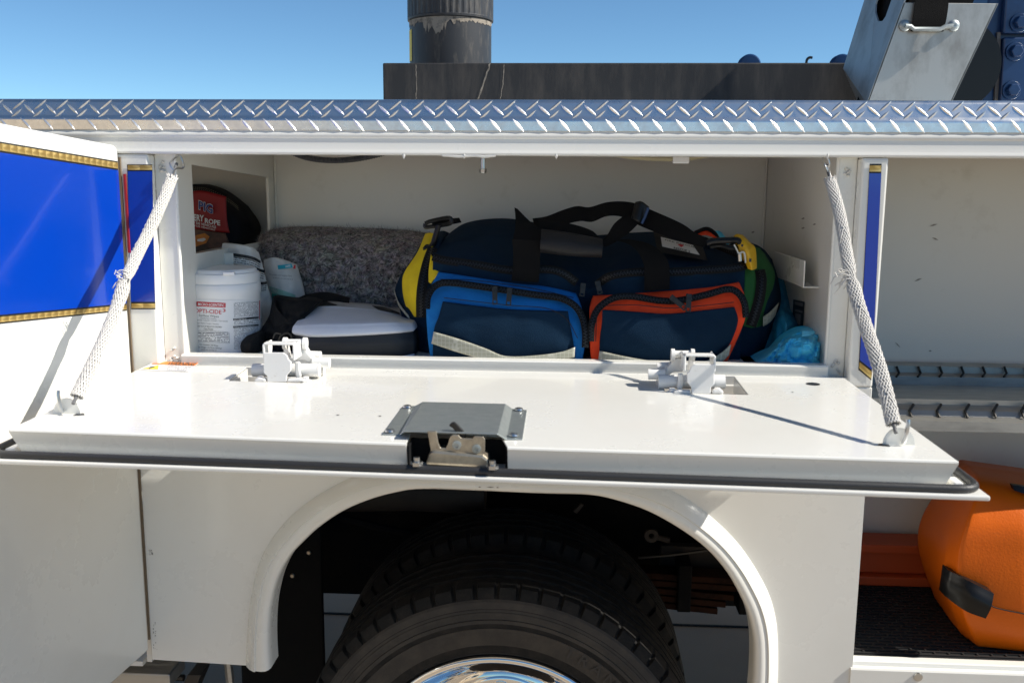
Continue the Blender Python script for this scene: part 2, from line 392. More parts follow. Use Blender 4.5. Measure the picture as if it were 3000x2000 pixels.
def lettering(s, p0, p1, h, mapper, material, name, parent, bold=0., skew=(0, -1), rise=0.):
    """text from pixel p0 (baseline left) to p1 (baseline right), cap height h px, printed on a surface by mapper"""
    vs, fs = text_mesh(s, bold)
    xs = [v[0] for v in vs]; x0, x1 = min(xs), max(xs)
    mb = MB()
    pts = []
    for x, y in vs:
        t = (x-x0)/(x1-x0); bx = p0[0]+(p1[0]-p0[0])*t; by = p0[1]+(p1[1]-p0[1])*t - rise*math.sin(math.pi*t)
        k = y/.70*h
        pts.append(mapper(bx+skew[0]*k, by+skew[1]*k))
    mb.add(pts, fs)
    return mb.build(name, material, parent)
def patch(q, mapper, material, name, parent, nu=8, nv=4, uvn=None):
    """quad TL TR BR BL in px printed on a surface"""
    g = []
    for i in range(nv+1):
        v = i/nv; r = []
        for j in range(nu+1):
            u = j/nu
            px = (q[0][0]*(1-u)+q[1][0]*u)*(1-v)+(q[3][0]*(1-u)+q[2][0]*u)*v
            py = (q[0][1]*(1-u)+q[1][1]*u)*(1-v)+(q[3][1]*(1-u)+q[2][1]*u)*v
            r.append(mapper(px, py))
        g.append(r)
    mb = MB(); mb.grid(g)
    if uvn: mb.uv = lambda idx, co: ((idx % (nu+1))/nu*uvn[0], (1-(idx//(nu+1))/nv)*uvn[1])
    return mb.build(name, material, parent, smooth=True)
def polypatch(pts, mapper, material, name, parent):
    mb = MB(); mb.add([mapper(*p) for p in pts], [tuple(range(len(pts)))]); return mb.build(name, material, parent)
def zipper(path, parent, w_=.013, n=60, gap=.0, teeth=True):
    """path of (px, py, depth): black tape and a raised chain of teeth"""
    pl = crl([tuple(p) for p in path], n); pts = [P(a, b, y=d) for a, b, d in pl]
    nrm = Vector((0, -1, .25)).normalized(); g = [[], [], [], [], []]
    fr = []
    for i, p in enumerate(pts):
        t = (pts[min(i+1, n-1)]-pts[max(i-1, 0)]).normalized(); s = t.cross(nrm).normalized(); fr.append((p, t, s, s.cross(t)))
        for k, q in enumerate((-1, -.45, 0, .45, 1)): g[k].append(p+s*q*w_/2+nrm*(.0012 if abs(q) < .9 else 0))
    mb = MB(); mb.grid(g); tp = mb.build('zipper_tape', 'zip_black', parent, smooth=True)
    if teeth:
        mb = MB(); L = sum((pts[i+1]-pts[i]).length for i in range(n-1)); step = .0031; m = int(L/step)
        acc = 0; i = 0; cum = [0]
        for k in range(n-1): cum.append(cum[-1]+(pts[k+1]-pts[k]).length)
        for k in range(m):
            d = (k+.5)*step
            while i < n-2 and cum[i+1] < d: i += 1
            f = (d-cum[i])/max(1e-9, cum[i+1]-cum[i]); p = pts[i].lerp(pts[i+1], f); _, t, s, nn = fr[i]
            sg = 1 if k % 2 else -1
            c0 = p+s*sg*.0013+nrm*.0012
            a, b, c = t*.0011, s*.0024, nrm*.0022
            vs = [c0+x*a+y*b+z*c for x in (-1, 1) for y in (-1, 1) for z in (0, 1)]
            mb.add(vs, [(0, 1, 3, 2), (4, 6, 7, 5), (0, 4, 5, 1), (2, 3, 7, 6), (0, 2, 6, 4), (1, 5, 7, 3)])
        mb.build('zipper_teeth', 'zip_teeth', tp)
    return tp
def zip_pull(px, py, d, parent, ang=0, L=.026):
    c = P(px, py, y=d); t = Vector((math.sin(ang), -.12, -math.cos(ang))).normalized(); s = t.cross(Vector((0, -1, 0))).normalized(); nn = s.cross(t)
    mb = MB()
    def plate(c0, hw, hl, th):
        vs = [c0+s*x*hw+t*y*hl+nn*z*th for x in (-1, 1) for y in (-1, 1) for z in (-1, 1)]
        mb.add(vs, [(0, 1, 3, 2), (4, 6, 7, 5), (0, 4, 5, 1), (2, 3, 7, 6), (0, 2, 6, 4), (1, 5, 7, 3)])
    plate(c, .005, .006, .003)
    plate(c+t*(L*.42)+Vector((0, -.004, 0)), .0048, L*.34, .0010)
    for sg in (-1, 1): plate(c+t*(L*.85)+s*sg*.0038+Vector((0, -.004, 0)), .0012, L*.14, .0010)
    plate(c+t*(L*1.0)+Vector((0, -.004, 0)), .0048, .0014, .0010)
    return mb.build('zipper_pull', 'zip_teeth', parent, bevel=.0006)

# ------------------------------------------------------------------ key dimensions (metres)
XL0, XL1, XL2, XR2, XR1, XR0 = -.806, -.760, -.722, .473, .506, .551
ZH, ZS, ZP, ZTB = 1.617, 1.248, 1.231, 1.661
ZF = 1.236                      # compartment floor
YB = .55                        # compartment back wall
XMIN, XMAX = -1.55, 2.5        # service body ends
ZBOT = .645

# ------------------------------------------------------------------ ground
mb = MB(); mb.add([(-300, -300, -.050), (300, -300, -.050), (300, 300, -.050), (-300, 300, -.050)], [(0, 1, 2, 3)])
tag(mb.build('ground', 'concrete'), 'pale concrete ground of the yard', 'ground', kind='structure')
mb = MB()
for yy in (1.62, 5.2, -3.6): mb.box(-60, 60, yy, yy+.012, -.0498, -.0460)
for xx in (-3.1, 2.4): mb.box(xx, xx+.012, -60, 1.61, -.0498, -.0461)
tag(mb.build('pavement_joint', 'under_black'), 'dark joints between the concrete slabs', 'joint', kind='structure')

# ------------------------------------------------------------------ truck
truck = empty('service_truck', (-.12, .3, -.050))
tag(truck, 'white utility service truck with open compartments, blue and gold stripe and chrome wheel', 'truck')

# header above the openings, swept profile
def sweep_x(prof, x0, x1, name, material, parent, bevel=0, smooth=True, nx=2):
    mb = MB(); n = len(prof); g = [[(x0+(x1-x0)*k/(nx-1), y, z) for (y, z) in prof] for k in range(nx)]
    mb.grid(g, True); mb.f.append(tuple(range(n))); mb.f.append(tuple((nx-1)*n+k for k in range(n)))
    return mb.build(name, material, parent, smooth=smooth, angle=30, bevel=bevel)
prof = [(.006, ZTB+.012), (.002, ZTB-.002), (-.001, ZTB-.006), (-.002, ZTB-.010), (-.001, ZTB-.0135), (.0, ZTB-.015), (.0, ZTB-.017), (.0, ZH+.010), (-.0010, ZH+.008), (-.002, ZH+.004), (-.001, ZH+.001), (.003, ZH), (.028, ZH), (.030, ZH+.004), (.030, ZTB+.012)]
header = sweep_x(prof, XMIN, XMAX, 'header', 'white_paint', truck)
mb = MB()
for px in (1183, 1360, 1630, 2425):
    q = P(px, 456, y=-.001); mb.lathe([(.0002, -.006), (.002, -.003), (.003, 0), (.0022, .003), (.0003, .004)], (q.x, q.y+.001, q.z), n=8)
for px, wd in ((1345, .03), (1420, .02)):
    q = P(px, 455, y=.0); mb.tube([(q.x-wd, .0, ZH), (q.x, -.001, ZH-.002), (q.x+wd, .0, ZH)], .0022, 6)
tag(mb.build('weld_bead', 'weld_bead', header, smooth=True), kind='stuff')
mb = MB(); q = P(1415, 455, y=.015)
mb.lathe([(.0135, ZH-.002), (.0135, ZH+.001)], (q.x, .015, 0), n=20)
mb.lathe([(.004, ZH-.026), (.004, ZH-.001)], (q.x, .015, 0), n=14); mb.lathe([(.0055, ZH-.030), (.0068, ZH-.028), (.0068, ZH-.023), (.0055, ZH-.022)], (q.x, .015, 0), n=6)
mb.build('striker_bolt', 'steel_bolt', truck, smooth=True, angle=30)

# pillars and jambs
def pillar(x0, x1, z0, z1, name='door_pillar', y0=0., y1=.03):
    return MB().box(x0, x1, y0, y1, z0, z1).build(name, 'white_paint', truck, bevel=.004)
pl = pillar(XL0-.03, XL1, ZP-.02, ZH-.0005)
pr = pillar(XR1, XR0, ZP-.02, ZH-.0005)
# recessed flange around the main opening
MB().box(XL1, XL2, .026, .034, ZP-.02, ZH+.03).build('jamb', 'white_paint', truck, bevel=.002)
MB().box(XR2, XR1, .026, .034, ZP-.02, ZH+.03).build('jamb', 'white_paint', truck, bevel=.002)
for x, s in ((XL2, 1), (XR2, -1)):
    MB().tube([(x, .028, ZS-.004), (x, .028, ZH+.01)], .0035, 8).build('jamb_lip', 'white_paint', truck, smooth=True)
for x in (XL1+.018, XR1-.016):
    for zz, k in ((ZH-.02, 1.), (ZS-.002, 1.3)):
        mb = MB()
        for i in range(7):
            mb.lathe([(.0003, -.003), (.0035, 0), (.0003, .003)], (x+random.uniform(-.006, .006)*k, .024, zz+random.uniform(-.012, .010)*k), n=7)
        tag(mb.build('weld_bead', 'weld_bead', truck, smooth=True), kind='stuff')
# sill lip
sl = sweep_x([(.012, ZP-.03), (.010, ZS-.003), (.012, ZS), (.034, ZS), (.036, ZS-.003), (.036, ZP-.03)], XL2, XR2, 'sill', 'white_paint', truck)
MB().box(XL1, XR1, .004, .0115, ZP-.055, ZP-.004).build('sill_face', 'white_paint', truck)

# main compartment box
WL0, WR0 = Vector((XL2-.003, .034, 0)), Vector((XR2+.003, .034, 0))
bl, br = P(805, 560, y=YB), P(2245, 560, y=YB)
WL1, WR1 = Vector((bl.x, YB, 0)), Vector((br.x, YB, 0))
ZC = ZH+.05
MB().prism([(WL1.x-.004, YB, ZF), (WR1.x+.05, YB, ZF), (WR1.x+.05, YB, ZC), (WL1.x-.004, YB, ZC)], (0, .01, 0)).build('back_wall', 'white_inside', truck)
MB().prism([(WL0.x-.03, .03, ZF), (WR0.x+.03, .03, ZF), (WR1.x+.06, YB+.005, ZF), (WL1.x-.06, YB+.005, ZF)], (0, 0, -.012)).build('compartment_floor', 'white_inside', truck)
MB().prism([(WL0.x-.03, .031, ZC), (WR0.x+.03, .031, ZC), (WR1.x+.06, YB+.01, ZC), (WL1.x-.06, YB+.01, ZC)], (0, 0, .006)).build('compartment_ceiling', 'white_inside', truck)
MB().prism([(WR0.x, .034, ZF), (WR1.x, YB, ZF), (WR1.x, YB, ZC), (WR0.x, .034, ZC)], (.008, 0, 0)).build('side_wall', 'white_inside', truck)
# left wall with a cut-out into the next compartment
ld = (WL1-WL0).normalized(); ln = Vector((ld.y, -ld.x, 0))
h0 = Pplane(561, 482, WL0, ln); h1 = Pplane(786, 520, WL0, ln); h2 = Pplane(566, 745, WL0, ln)
s0, s1 = (h0-WL0).dot(ld), (h1-WL0).dot(ld); zt, zb = (h0.z+h1.z)/2, h2.z
SL = (WL1-WL0).length
def wl(s, z): q = WL0+ld*s; return (q.x, q.y, z)
for a, b, c, c2_, d in ((0, s0, ZF, ZF, ZC), (s1, SL, ZF, ZF, ZC), (s0, s1, h0.z, h1.z, ZC), (s0, s1, ZF, ZF, zb)):
    MB().prism([wl(a, c), wl(b, c2_), wl(b, d), wl(a, d)], (-.006, 0, 0)).build('side_wall', 'white_inside', truck)
# welded seam line and rivet in the back corners
MB().tube([(WL1.x+.003, YB-.003, ZF), (WL1.x+.003, YB-.003, ZC)], .003, 6).build('seam', 'white_inside', truck, smooth=True)
MB().tube([(WR1.x-.003, YB-.003, ZF), (WR1.x-.003, YB-.003, ZC)], .003, 6).build('seam', 'white_inside', truck, smooth=True)
# shelf brackets
mb = MB()
rd = (WR1-WR0).normalized(); rn = Vector((rd.y, -rd.x, 0))
w0_ = Pplane(2400, 840, WR0, rn); w1_ = Pplane(2290, 800, WR0, rn); in_ = Vector((-.030, 0, 0)); dz_ = P(2368, 762, y=w0_.y).z-P(2368, 838, y=w0_.y).z
a_, b_ = Vector((w0_.x, w0_.y, w0_.z)), Vector((w0_.x, w0_.y, w0_.z))+rd*.22
mb.prism([a_, a_+in_, b_+in_, b_], (0, 0, -.0025))
mb.prism([a_+in_, a_+in_+Vector((0, 0, dz_)), b_+in_+Vector((0, 0, dz_)), b_+in_], (.0025, 0, 0))
mb.build('shelf_bracket', 'white_paint', truck, bevel=.001)
mb = MB(); a0 = P(607, 740, y=.24); a1 = P(607, 779, y=.24); a2 = P(577, 781, y=.24); a3 = P(655, 742, y=.24)
mb.prism([(a0.x, .24, a0.z), (a3.x+.02, .24, a0.z), (a3.x+.02, .24, a1.z), (a0.x, .24, a1.z)], (0, .003, 0))
mb.prism([(a2.x-.02, .243, a1.z), (a3.x+.02, .243, a1.z), (a3.x+.02, .34, a1.z), (a2.x-.02, .34, a1.z)], (0, 0, -.003))
mb.prism([(a2.x, .243, a1.z-.003), (a2.x+.02, .243, a1.z-.003), (a2.x+.02, .243, a1.z-.025), (a2.x, .243, a1.z-.025)], (0, .003, 0))
mb.build('shelf_bracket', 'white_paint', truck, bevel=.001)
# notice on the right wall
rn = Vector((rd.y, -rd.x, 0))
wm = lambda px, py: Pplane(px, py, WR0+Vector((-.002, 0, 0)), rn)
wm2 = lambda px, py: Pplane(px, py, WR0+Vector((-.0028, 0, 0)), rn)
nt_ = patch([(2324, 877), (2357, 884), (2351, 968), (2321, 955)], wm, 'print_black', 'notice_sticker', truck)
for q in ([(2329, 883), (2353, 888), (2352, 898), (2328, 892)], [(2329, 905), (2352, 911), (2351, 917), (2329, 911)], [(2329, 917), (2346, 921), (2344, 952), (2329, 944)]):
    patch(q, wm2, 'print_grey', 'sticker_panel', nt_)
# scuffs on the walls
mb = MB()
for px, py in ((2205, 680), (2352, 640), (2352, 668), (2385, 657)):
    g = [wm(px+dx, py+dy) if px > 2245 else P(px+dx, py+dy, y=YB-.002) for dx, dy in ((-5, 1), (2, -3), (6, 0), (0, 3))]
    mb.add(g, [(0, 1, 2, 3)])
tag(mb.build('scuff_mark', 'scuff', truck), kind='stuff')
# conduit and wires under the header
mb = MB(); pts = [P(a, b, y=.12) for a, b in crl([(840, 440), (900, 462), (970, 470), (1040, 466), (1110, 452), (1160, 436)], 90)]
mb.tube(pts, [.0062 if k % 2 else .0048 for k in range(90)], 10); mb.build('corrugated_conduit', 'conduit', truck, smooth=True, angle=20)
mb = MB(); pts = [P(a, b, y=.10) for a, b in crl([(1770, 444), (1850, 459), (1930, 464), (2010, 464), (2080, 452), (2140, 440)], 40)]
mb.tube(pts, .005, 8); wr_ = mb.build('wire_bundle', 'wire_tan', truck, smooth=True)
q = P(1998, 468, y=.098); MB().box(q.x-.017, q.x+.013, .092, .105, q.z-.007, q.z+.006).build('wire_connector', 'label_white', wr_, bevel=.002)

# blue stripe and gold bands on the pillars
def on_face(px, py): return P(px, py, y=-.0012)
def on_face2(px, py): return P(px, py, y=-.0018)
patch([(372, 482), (446, 482), (455, 906), (384, 906)], on_face, 'black_line', 'stripe_border', pl)
patch([(374, 502), (446, 502), (454, 884), (383, 884)], on_face2, 'blue_vinyl', 'blue_stripe', pl)
patch([(374, 484), (446, 484), (446, 498), (374, 498)], on_face2, 'gold_leaf', 'gold_band', pl, uvn=(2, 1))
patch([(385, 889), (455, 889), (455, 902), (385, 902)], on_face2, 'gold_leaf', 'gold_band', pl, uvn=(2, 1))
patch([(2548, 480), (2583, 480), (2553, 1114), (2515, 1083)], on_face, 'black_line', 'stripe_border', pr)
patch([(2547, 508), (2582, 508), (2556, 1084), (2519, 1054)], on_face2, 'blue_vinyl', 'blue_stripe', pr)
patch([(2548, 485), (2582, 485), (2582, 503), (2547, 503)], on_face2, 'gold_leaf', 'gold_band', pr, uvn=(1, 1))
patch([(2518, 1060), (2555, 1090), (2553, 1110), (2517, 1078)], on_face2, 'gold_leaf', 'gold_band', pr, uvn=(1, 1))

# ---- tread plate
YT = -.0010; z_b = ZTB-.001; z_m = z_b+.021
top = P(1500, 292, y=.022)
yT1, zT1 = .0165, top.z
_u = Vector((yT1-.006-(YT+.004), zT1-.0065-(z_m+.0035)))
prof = [(YT, z_b), (YT, z_b+.001), (YT, z_m-.0055), (YT, z_m-.004), (YT+.0015, z_m), (YT+.004, z_m+.0035), (YT+.004+_u[0]*.04, z_m+.0035+_u[1]*.04), (yT1-.006-_u[0]*.04, zT1-.0065-_u[1]*.04), (yT1-.006, zT1-.0065), (yT1-.002, zT1-.0025), (yT1+.004, zT1-.0005), (yT1+.012, zT1), (.62, zT1), (.62, zT1-.003), (yT1+.012, zT1-.004), (YT+.006, z_m-.004), (YT+.003, z_b)]
tread = sweep_x(prof, XMIN, XMAX, 'tread_plate', 'tread_aluminium', truck, nx=2)
lug_me = None
def lug_mesh():
    mb = MB(); L, W, H = .0150, .0026, .0016
    ring = [(-L, 0), (-L*.45, -W*.85), (0, -W), (L*.45, -W*.85), (L, 0), (L*.45, W*.85), (0, W), (-L*.45, W*.85)]
    vs = [(a, b, 0) for a, b in ring]+[(-L*.55, 0, H), (0, 0, H*1.15), (L*.55, 0, H)]
    mb.add(vs, [(0, 1, 8), (0, 8, 7), (1, 2, 9, 8), (2, 3, 10, 9), (3, 4, 10), (4, 5, 10), (5, 6, 9, 10), (6, 7, 8, 9)])
    me = bpy.data.meshes.new('lug'); me.from_pydata(mb.v, [], mb.f); me.materials.append(MATS['lug_aluminium']); return me
lug_me = lug_mesh()
sl_dir = Vector((0, yT1-.006-(YT+.004), zT1-.0065-(z_m+.0035))); SLEN = sl_dir.length; sl_dir.normalize()
sl_n = Vector((1, 0, 0)).cross(sl_dir).normalized()
if sl_n.y > 0: sl_n = -sl_n
def put_lug(x, base, vdir, nrm, ang):
    xd = Vector((math.cos(ang), 0, 0))+vdir*math.sin(ang); xd.normalize(); yd = nrm.cross(xd)
    o = bpy.data.objects.new('lug', lug_me); col.objects.link(o)
    m = Matrix.Identity(4)
    for i in range(3): m[i][0] = xd[i]; m[i][1] = yd[i]; m[i][2] = nrm[i]; m[i][3] = base[i]
    o.parent = tread; o.matrix_local = m
STEP = .0405; n_l = int((1.72+1.16)/STEP)
for k in range(n_l):
    x = -1.16+k*STEP
    b0_ = Vector((x, YT+.004, z_m+.0035))
    put_lug(x, b0_+sl_dir*SLEN*.80, sl_dir, sl_n, R(42))
    put_lug(x+STEP/2, b0_+Vector((STEP/2, 0, 0))+sl_dir*SLEN*.47, sl_dir, sl_n, R(-42))
    put_lug(x-.004, b0_+Vector((-.004, 0, 0))+sl_dir*SLEN*.10, sl_dir, sl_n, R(42))
    put_lug(x+STEP/2-.004, Vector((x+STEP/2-.004, YT, z_b+.0095)), Vector((0, 0, 1)), Vector((0, -1, 0)), R(-48))

# ---- lower side panel with wheel arch
inner = [(793, 1957), (790, 1900), (790, 1840), (796, 1771), (815, 1695), (849, 1630), (891, 1584), (937, 1542), (1006, 1496), (1083, 1463), (1159, 1442), (1236, 1431), (1400, 1436), (1591, 1444), (1725, 1448), (1802, 1463), (1897, 1496), (1993, 1549), (2070, 1607), (2127, 1672), (2165, 1737), (2192, 1798), (2207, 1867), (2209, 1936), (2206, 2000), (2200, 2060)]
outer = [(722, 1948), (723, 1900), (726, 1850), (734, 1763), (757, 1656), (796, 1580), (853, 1511), (910, 1465), (968, 1429), (1030, 1398), (1100, 1376), (1200, 1366), (1400, 1370), (1600, 1378), (1750, 1384), (1850, 1400), (1974, 1440), (2066, 1499), (2146, 1572), (2204, 1649), (2250, 1733), (2271, 1802), (2278, 1859), (2280, 1936), (2278, 2000), (2272, 2060)]
def resamp(pts, n, f):
    w3 = [f(*p) for p in crl(pts, 200)]
    cum = [0]
    for i in range(199): cum.append(cum[-1]+(w3[i+1]-w3[i]).length)
    out = []; j = 0
    for k in range(n):
        d = cum[-1]*k/(n-1)
        while j < 198 and cum[j+1] < d: j += 1
        out.append(w3[j].lerp(w3[j+1], min(1, (d-cum[j])/(cum[j+1]-cum[j]))))
    return out
NA = 90
IO = resamp(outer, NA, lambda a, b: P(a, b, y=0)); II = resamp(inner, NA, lambda a, b: P(a, b, y=-.02))
zbl = P(459, 1931, y=0).z
ZPT = ZP-.05; xa_, xm_ = IO[0].x, max(p.x for p in IO)
mb = MB()
tops = []; xx = xa_
for k_, p in enumerate(IO): xx = max(xx+1e-5, p.x); tops.append(Vector((xx, 0, ZPT)))
low_ = [Vector((XL0-.003, 0, zbl))]+[Vector((t.x, 0, p.z)) for p, t in zip(IO, tops)]+[Vector((XR0, 0, zbl-.01))]
tops = [Vector((XL0-.003, 0, ZPT))]+tops+[Vector((XR0, 0, ZPT))]
gg = []
for k in range(13):
    gg.append([Vector((q.x+(t.x-q.x)*k/12, 0, q.z+(t.z-q.z)*k/12)) for q, t in zip(low_, tops)])
mb.grid(gg); panel = mb.build('lower_panel', 'white_paint', truck)
MB().box(XL0-.03, XR0, .001, .02, ZP-.0505, ZP-.02).build('panel_top_step', 'white_paint', truck, bevel=.002)
MB().box(XR0-.004, XR0, .004, .06, zbl-.01, ZP-.05).build('panel_return', 'white_paint', truck)
# fender flare: rolled section swept along the arch
secs = [(0, .0), (.02, -.004), (.10, -.010), (.25, -.020), (.40, -.027), (.47, -.029), (.50, -.026), (.54, -.027), (.70, -.030), (.86, -.030), (.95, -.026), (1.0, -.018), (1.005, -.005), (1.0, .030)]
g = []
for t, yy in secs:
    g.append([Vector((o.x+(i.x-o.x)*t, yy, o.z+(i.z-o.z)*t)) for o, i in zip(IO, II)])
mb = MB(); mb.grid(g); flare = mb.build('fender_flare', 'white_paint', truck, smooth=True, angle=50)
mb = MB(); q = P(1437, 1427, y=-.031)
for dx, L_ in ((0, .008), (-.02, .003), (.013, .003)):
    mb.add([(q.x+dx-L_, q.y, q.z), (q.x+dx, q.y, q.z+.0014), (q.x+dx+L_, q.y, q.z), (q.x+dx, q.y, q.z-.0008)], [(0, 1, 2, 3)])
mb.build('scratch', 'scuff', flare)
# panel edge drips of dirt near the door hinge
mb = MB(); MB_ = mb
for i in range(40):
    py = random.choice([random.uniform(1820, 1900), random.uniform(1880, 1905), random.uniform(1610, 1625)]); q = P(452+random.uniform(-2, 9)+(py-1900)*.05, py, y=-.0006); r = random.uniform(.0003, .0011)
    mb.add([(q.x-r, q.y, q.z), (q.x, q.y, q.z+r*1.8), (q.x+r, q.y, q.z), (q.x, q.y, q.z-r*1.8)], [(0, 1, 2, 3)])
tag(mb.build('dirt_speck', 'scuff', panel), kind='stuff')

# ---- wheel well and chassis
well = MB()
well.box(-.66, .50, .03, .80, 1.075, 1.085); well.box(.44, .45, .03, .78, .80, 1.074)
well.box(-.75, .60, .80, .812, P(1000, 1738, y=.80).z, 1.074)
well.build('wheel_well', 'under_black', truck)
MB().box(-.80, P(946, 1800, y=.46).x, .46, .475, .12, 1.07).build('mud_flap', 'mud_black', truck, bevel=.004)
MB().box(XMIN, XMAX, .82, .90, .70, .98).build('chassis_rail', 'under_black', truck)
q = P(1090, 1690, y=.62)
MB().tube([(-.62, .62, .78), (-.40, .62, .79), (-.2, .62, .785)], .055, 16).build('exhaust_pipe', 'axle_brown', truck, smooth=True)
mb = MB(); mb.tube([(-.12, .1, .40), (-.12, 1.6, .40)], .06, 20); mb.lathe([(.05, .9), (.16, .98), (.19, 1.1), (.16, 1.2), (.05, 1.3)], (-.12, 0, .40), axis='y', n=24); mb.build('axle', 'axle_brown', truck, smooth=True)
ls = P(2060, 1730, y=.66)
for k in range(5):
    L0 = .16+.02*k if False else 0
    mb = MB(); zz = ls.z+.046-k*.019
    x1 = .62 if k < 2 else .48-k*.02
    pts = [(-.3, .64, zz-.012), (0, .64, zz-.006), (.2, .64, zz), (x1, .64, zz+.004-.02)]
    for i in range(3):
        a, b = pts[i], pts[i+1]
        mb.prism([(a[0], .62, a[2]), (b[0], .62, b[2]), (b[0], .62, b[2]+.016), (a[0], .62, a[2]+.016)], (0, .06, 0))
    mb.build('leaf_spring', 'rust', truck, bevel=.002)
q = P(2005, 1735, y=.61); MB().box(q.x-.017, q.x+.017, .605, .69, q.z-.052, q.z+.075).build('spring_clamp', 'under_black', truck, bevel=.003)
q = P(2185, 1750, y=.61); MB().box(q.x-.017, q.x+.03, .605, .69, q.z-.045, q.z+.05).build('spring_clamp', 'under_black', truck, bevel=.003)
q = P(2090, 1655, y=.70); MB().prism([(q.x-.14, .70, q.z+.05), (q.x+.22, .70, q.z+.05), (q.x+.22, .70, q.z-.055), (q.x-.02, .70, q.z-.03), (q.x-.14, .70, q.z-.02)], (0, .03, 0)).build('bracket_plate', 'axle_brown', truck, bevel=.003)
q = P(1908, 1567, y=.55)
mb = MB(); mb.lathe([(.007, -.006), (.017, -.006), (.017, .006), (.007, .006)], q, axis='y', n=20, cap=False); mb.tube([q+Vector((.014, 0, -.004)), q+Vector((.045, .0, -.012))], .0075, 8); mb.build('cable_eyelet', 'axle_brown', truck, smooth=True, angle=40)
MB().tube([P(a, b, y=.57) for a, b in crl([(1870, 1632), (1960, 1625), (2060, 1612), (2130, 1600)], 12)], .004, 6).build('brake_line', 'dark_steel', truck, smooth=True)
MB().tube([P(a, b, y=.6) for a, b in crl([(1000, 1515), (1100, 1540), (1200, 1560), (1290, 1570)], 12)], .011, 8).build('brake_line', 'under_black', truck, smooth=True)
q = P(1695, 1490, y=.45); MB().prism([P(1680, 1498, y=.45), P(1702, 1476, y=.45), P(1710, 1480, y=.45), P(1690, 1504, y=.45)], (0, .01, 0)).build('tag', 'axle_brown', truck)
for a, b in ((905, 1617), (857, 1685)):
    q = P(a, b, y=.459); MB().lathe([(.004, -.004), (.006, -.002), (.006, 0)], q, axis='y', n=12).build('screw', 'zinc_yellow', truck, smooth=True)
# frame piece and hitch bits low on the left
a = P(350, 1958, y=.10); b = P(520, 1950, y=.10)
MB().box(a.x-.3, b.x, .06, .14, a.z-.016, a.z+.014).build('frame_tube', 'galvanised', truck, bevel=.003)
mb = MB(); q = P(548, 1985, y=.16); mb.prism([(q.x-.028, .14, q.z-.06), (q.x+.005, .14, q.z-.06), (q.x+.04, .14, q.z+.02), (q.x+.01, .14, q.z+.02)], (0, .06, 0)); mb.tube([(q.x-.05, .17, q.z-.005), (q.x-.01, .17, q.z-.005)], .008, 10); mb.build('step_bracket', 'dark_steel', truck, bevel=.002)
MB().tube([(q.x+.075, .2, q.z+.05), (q.x+.085, .2, q.z-.1), (q.x+.06, .2, q.z-.3)], .010, 8).build('hose', 'galvanised', truck, smooth=True)

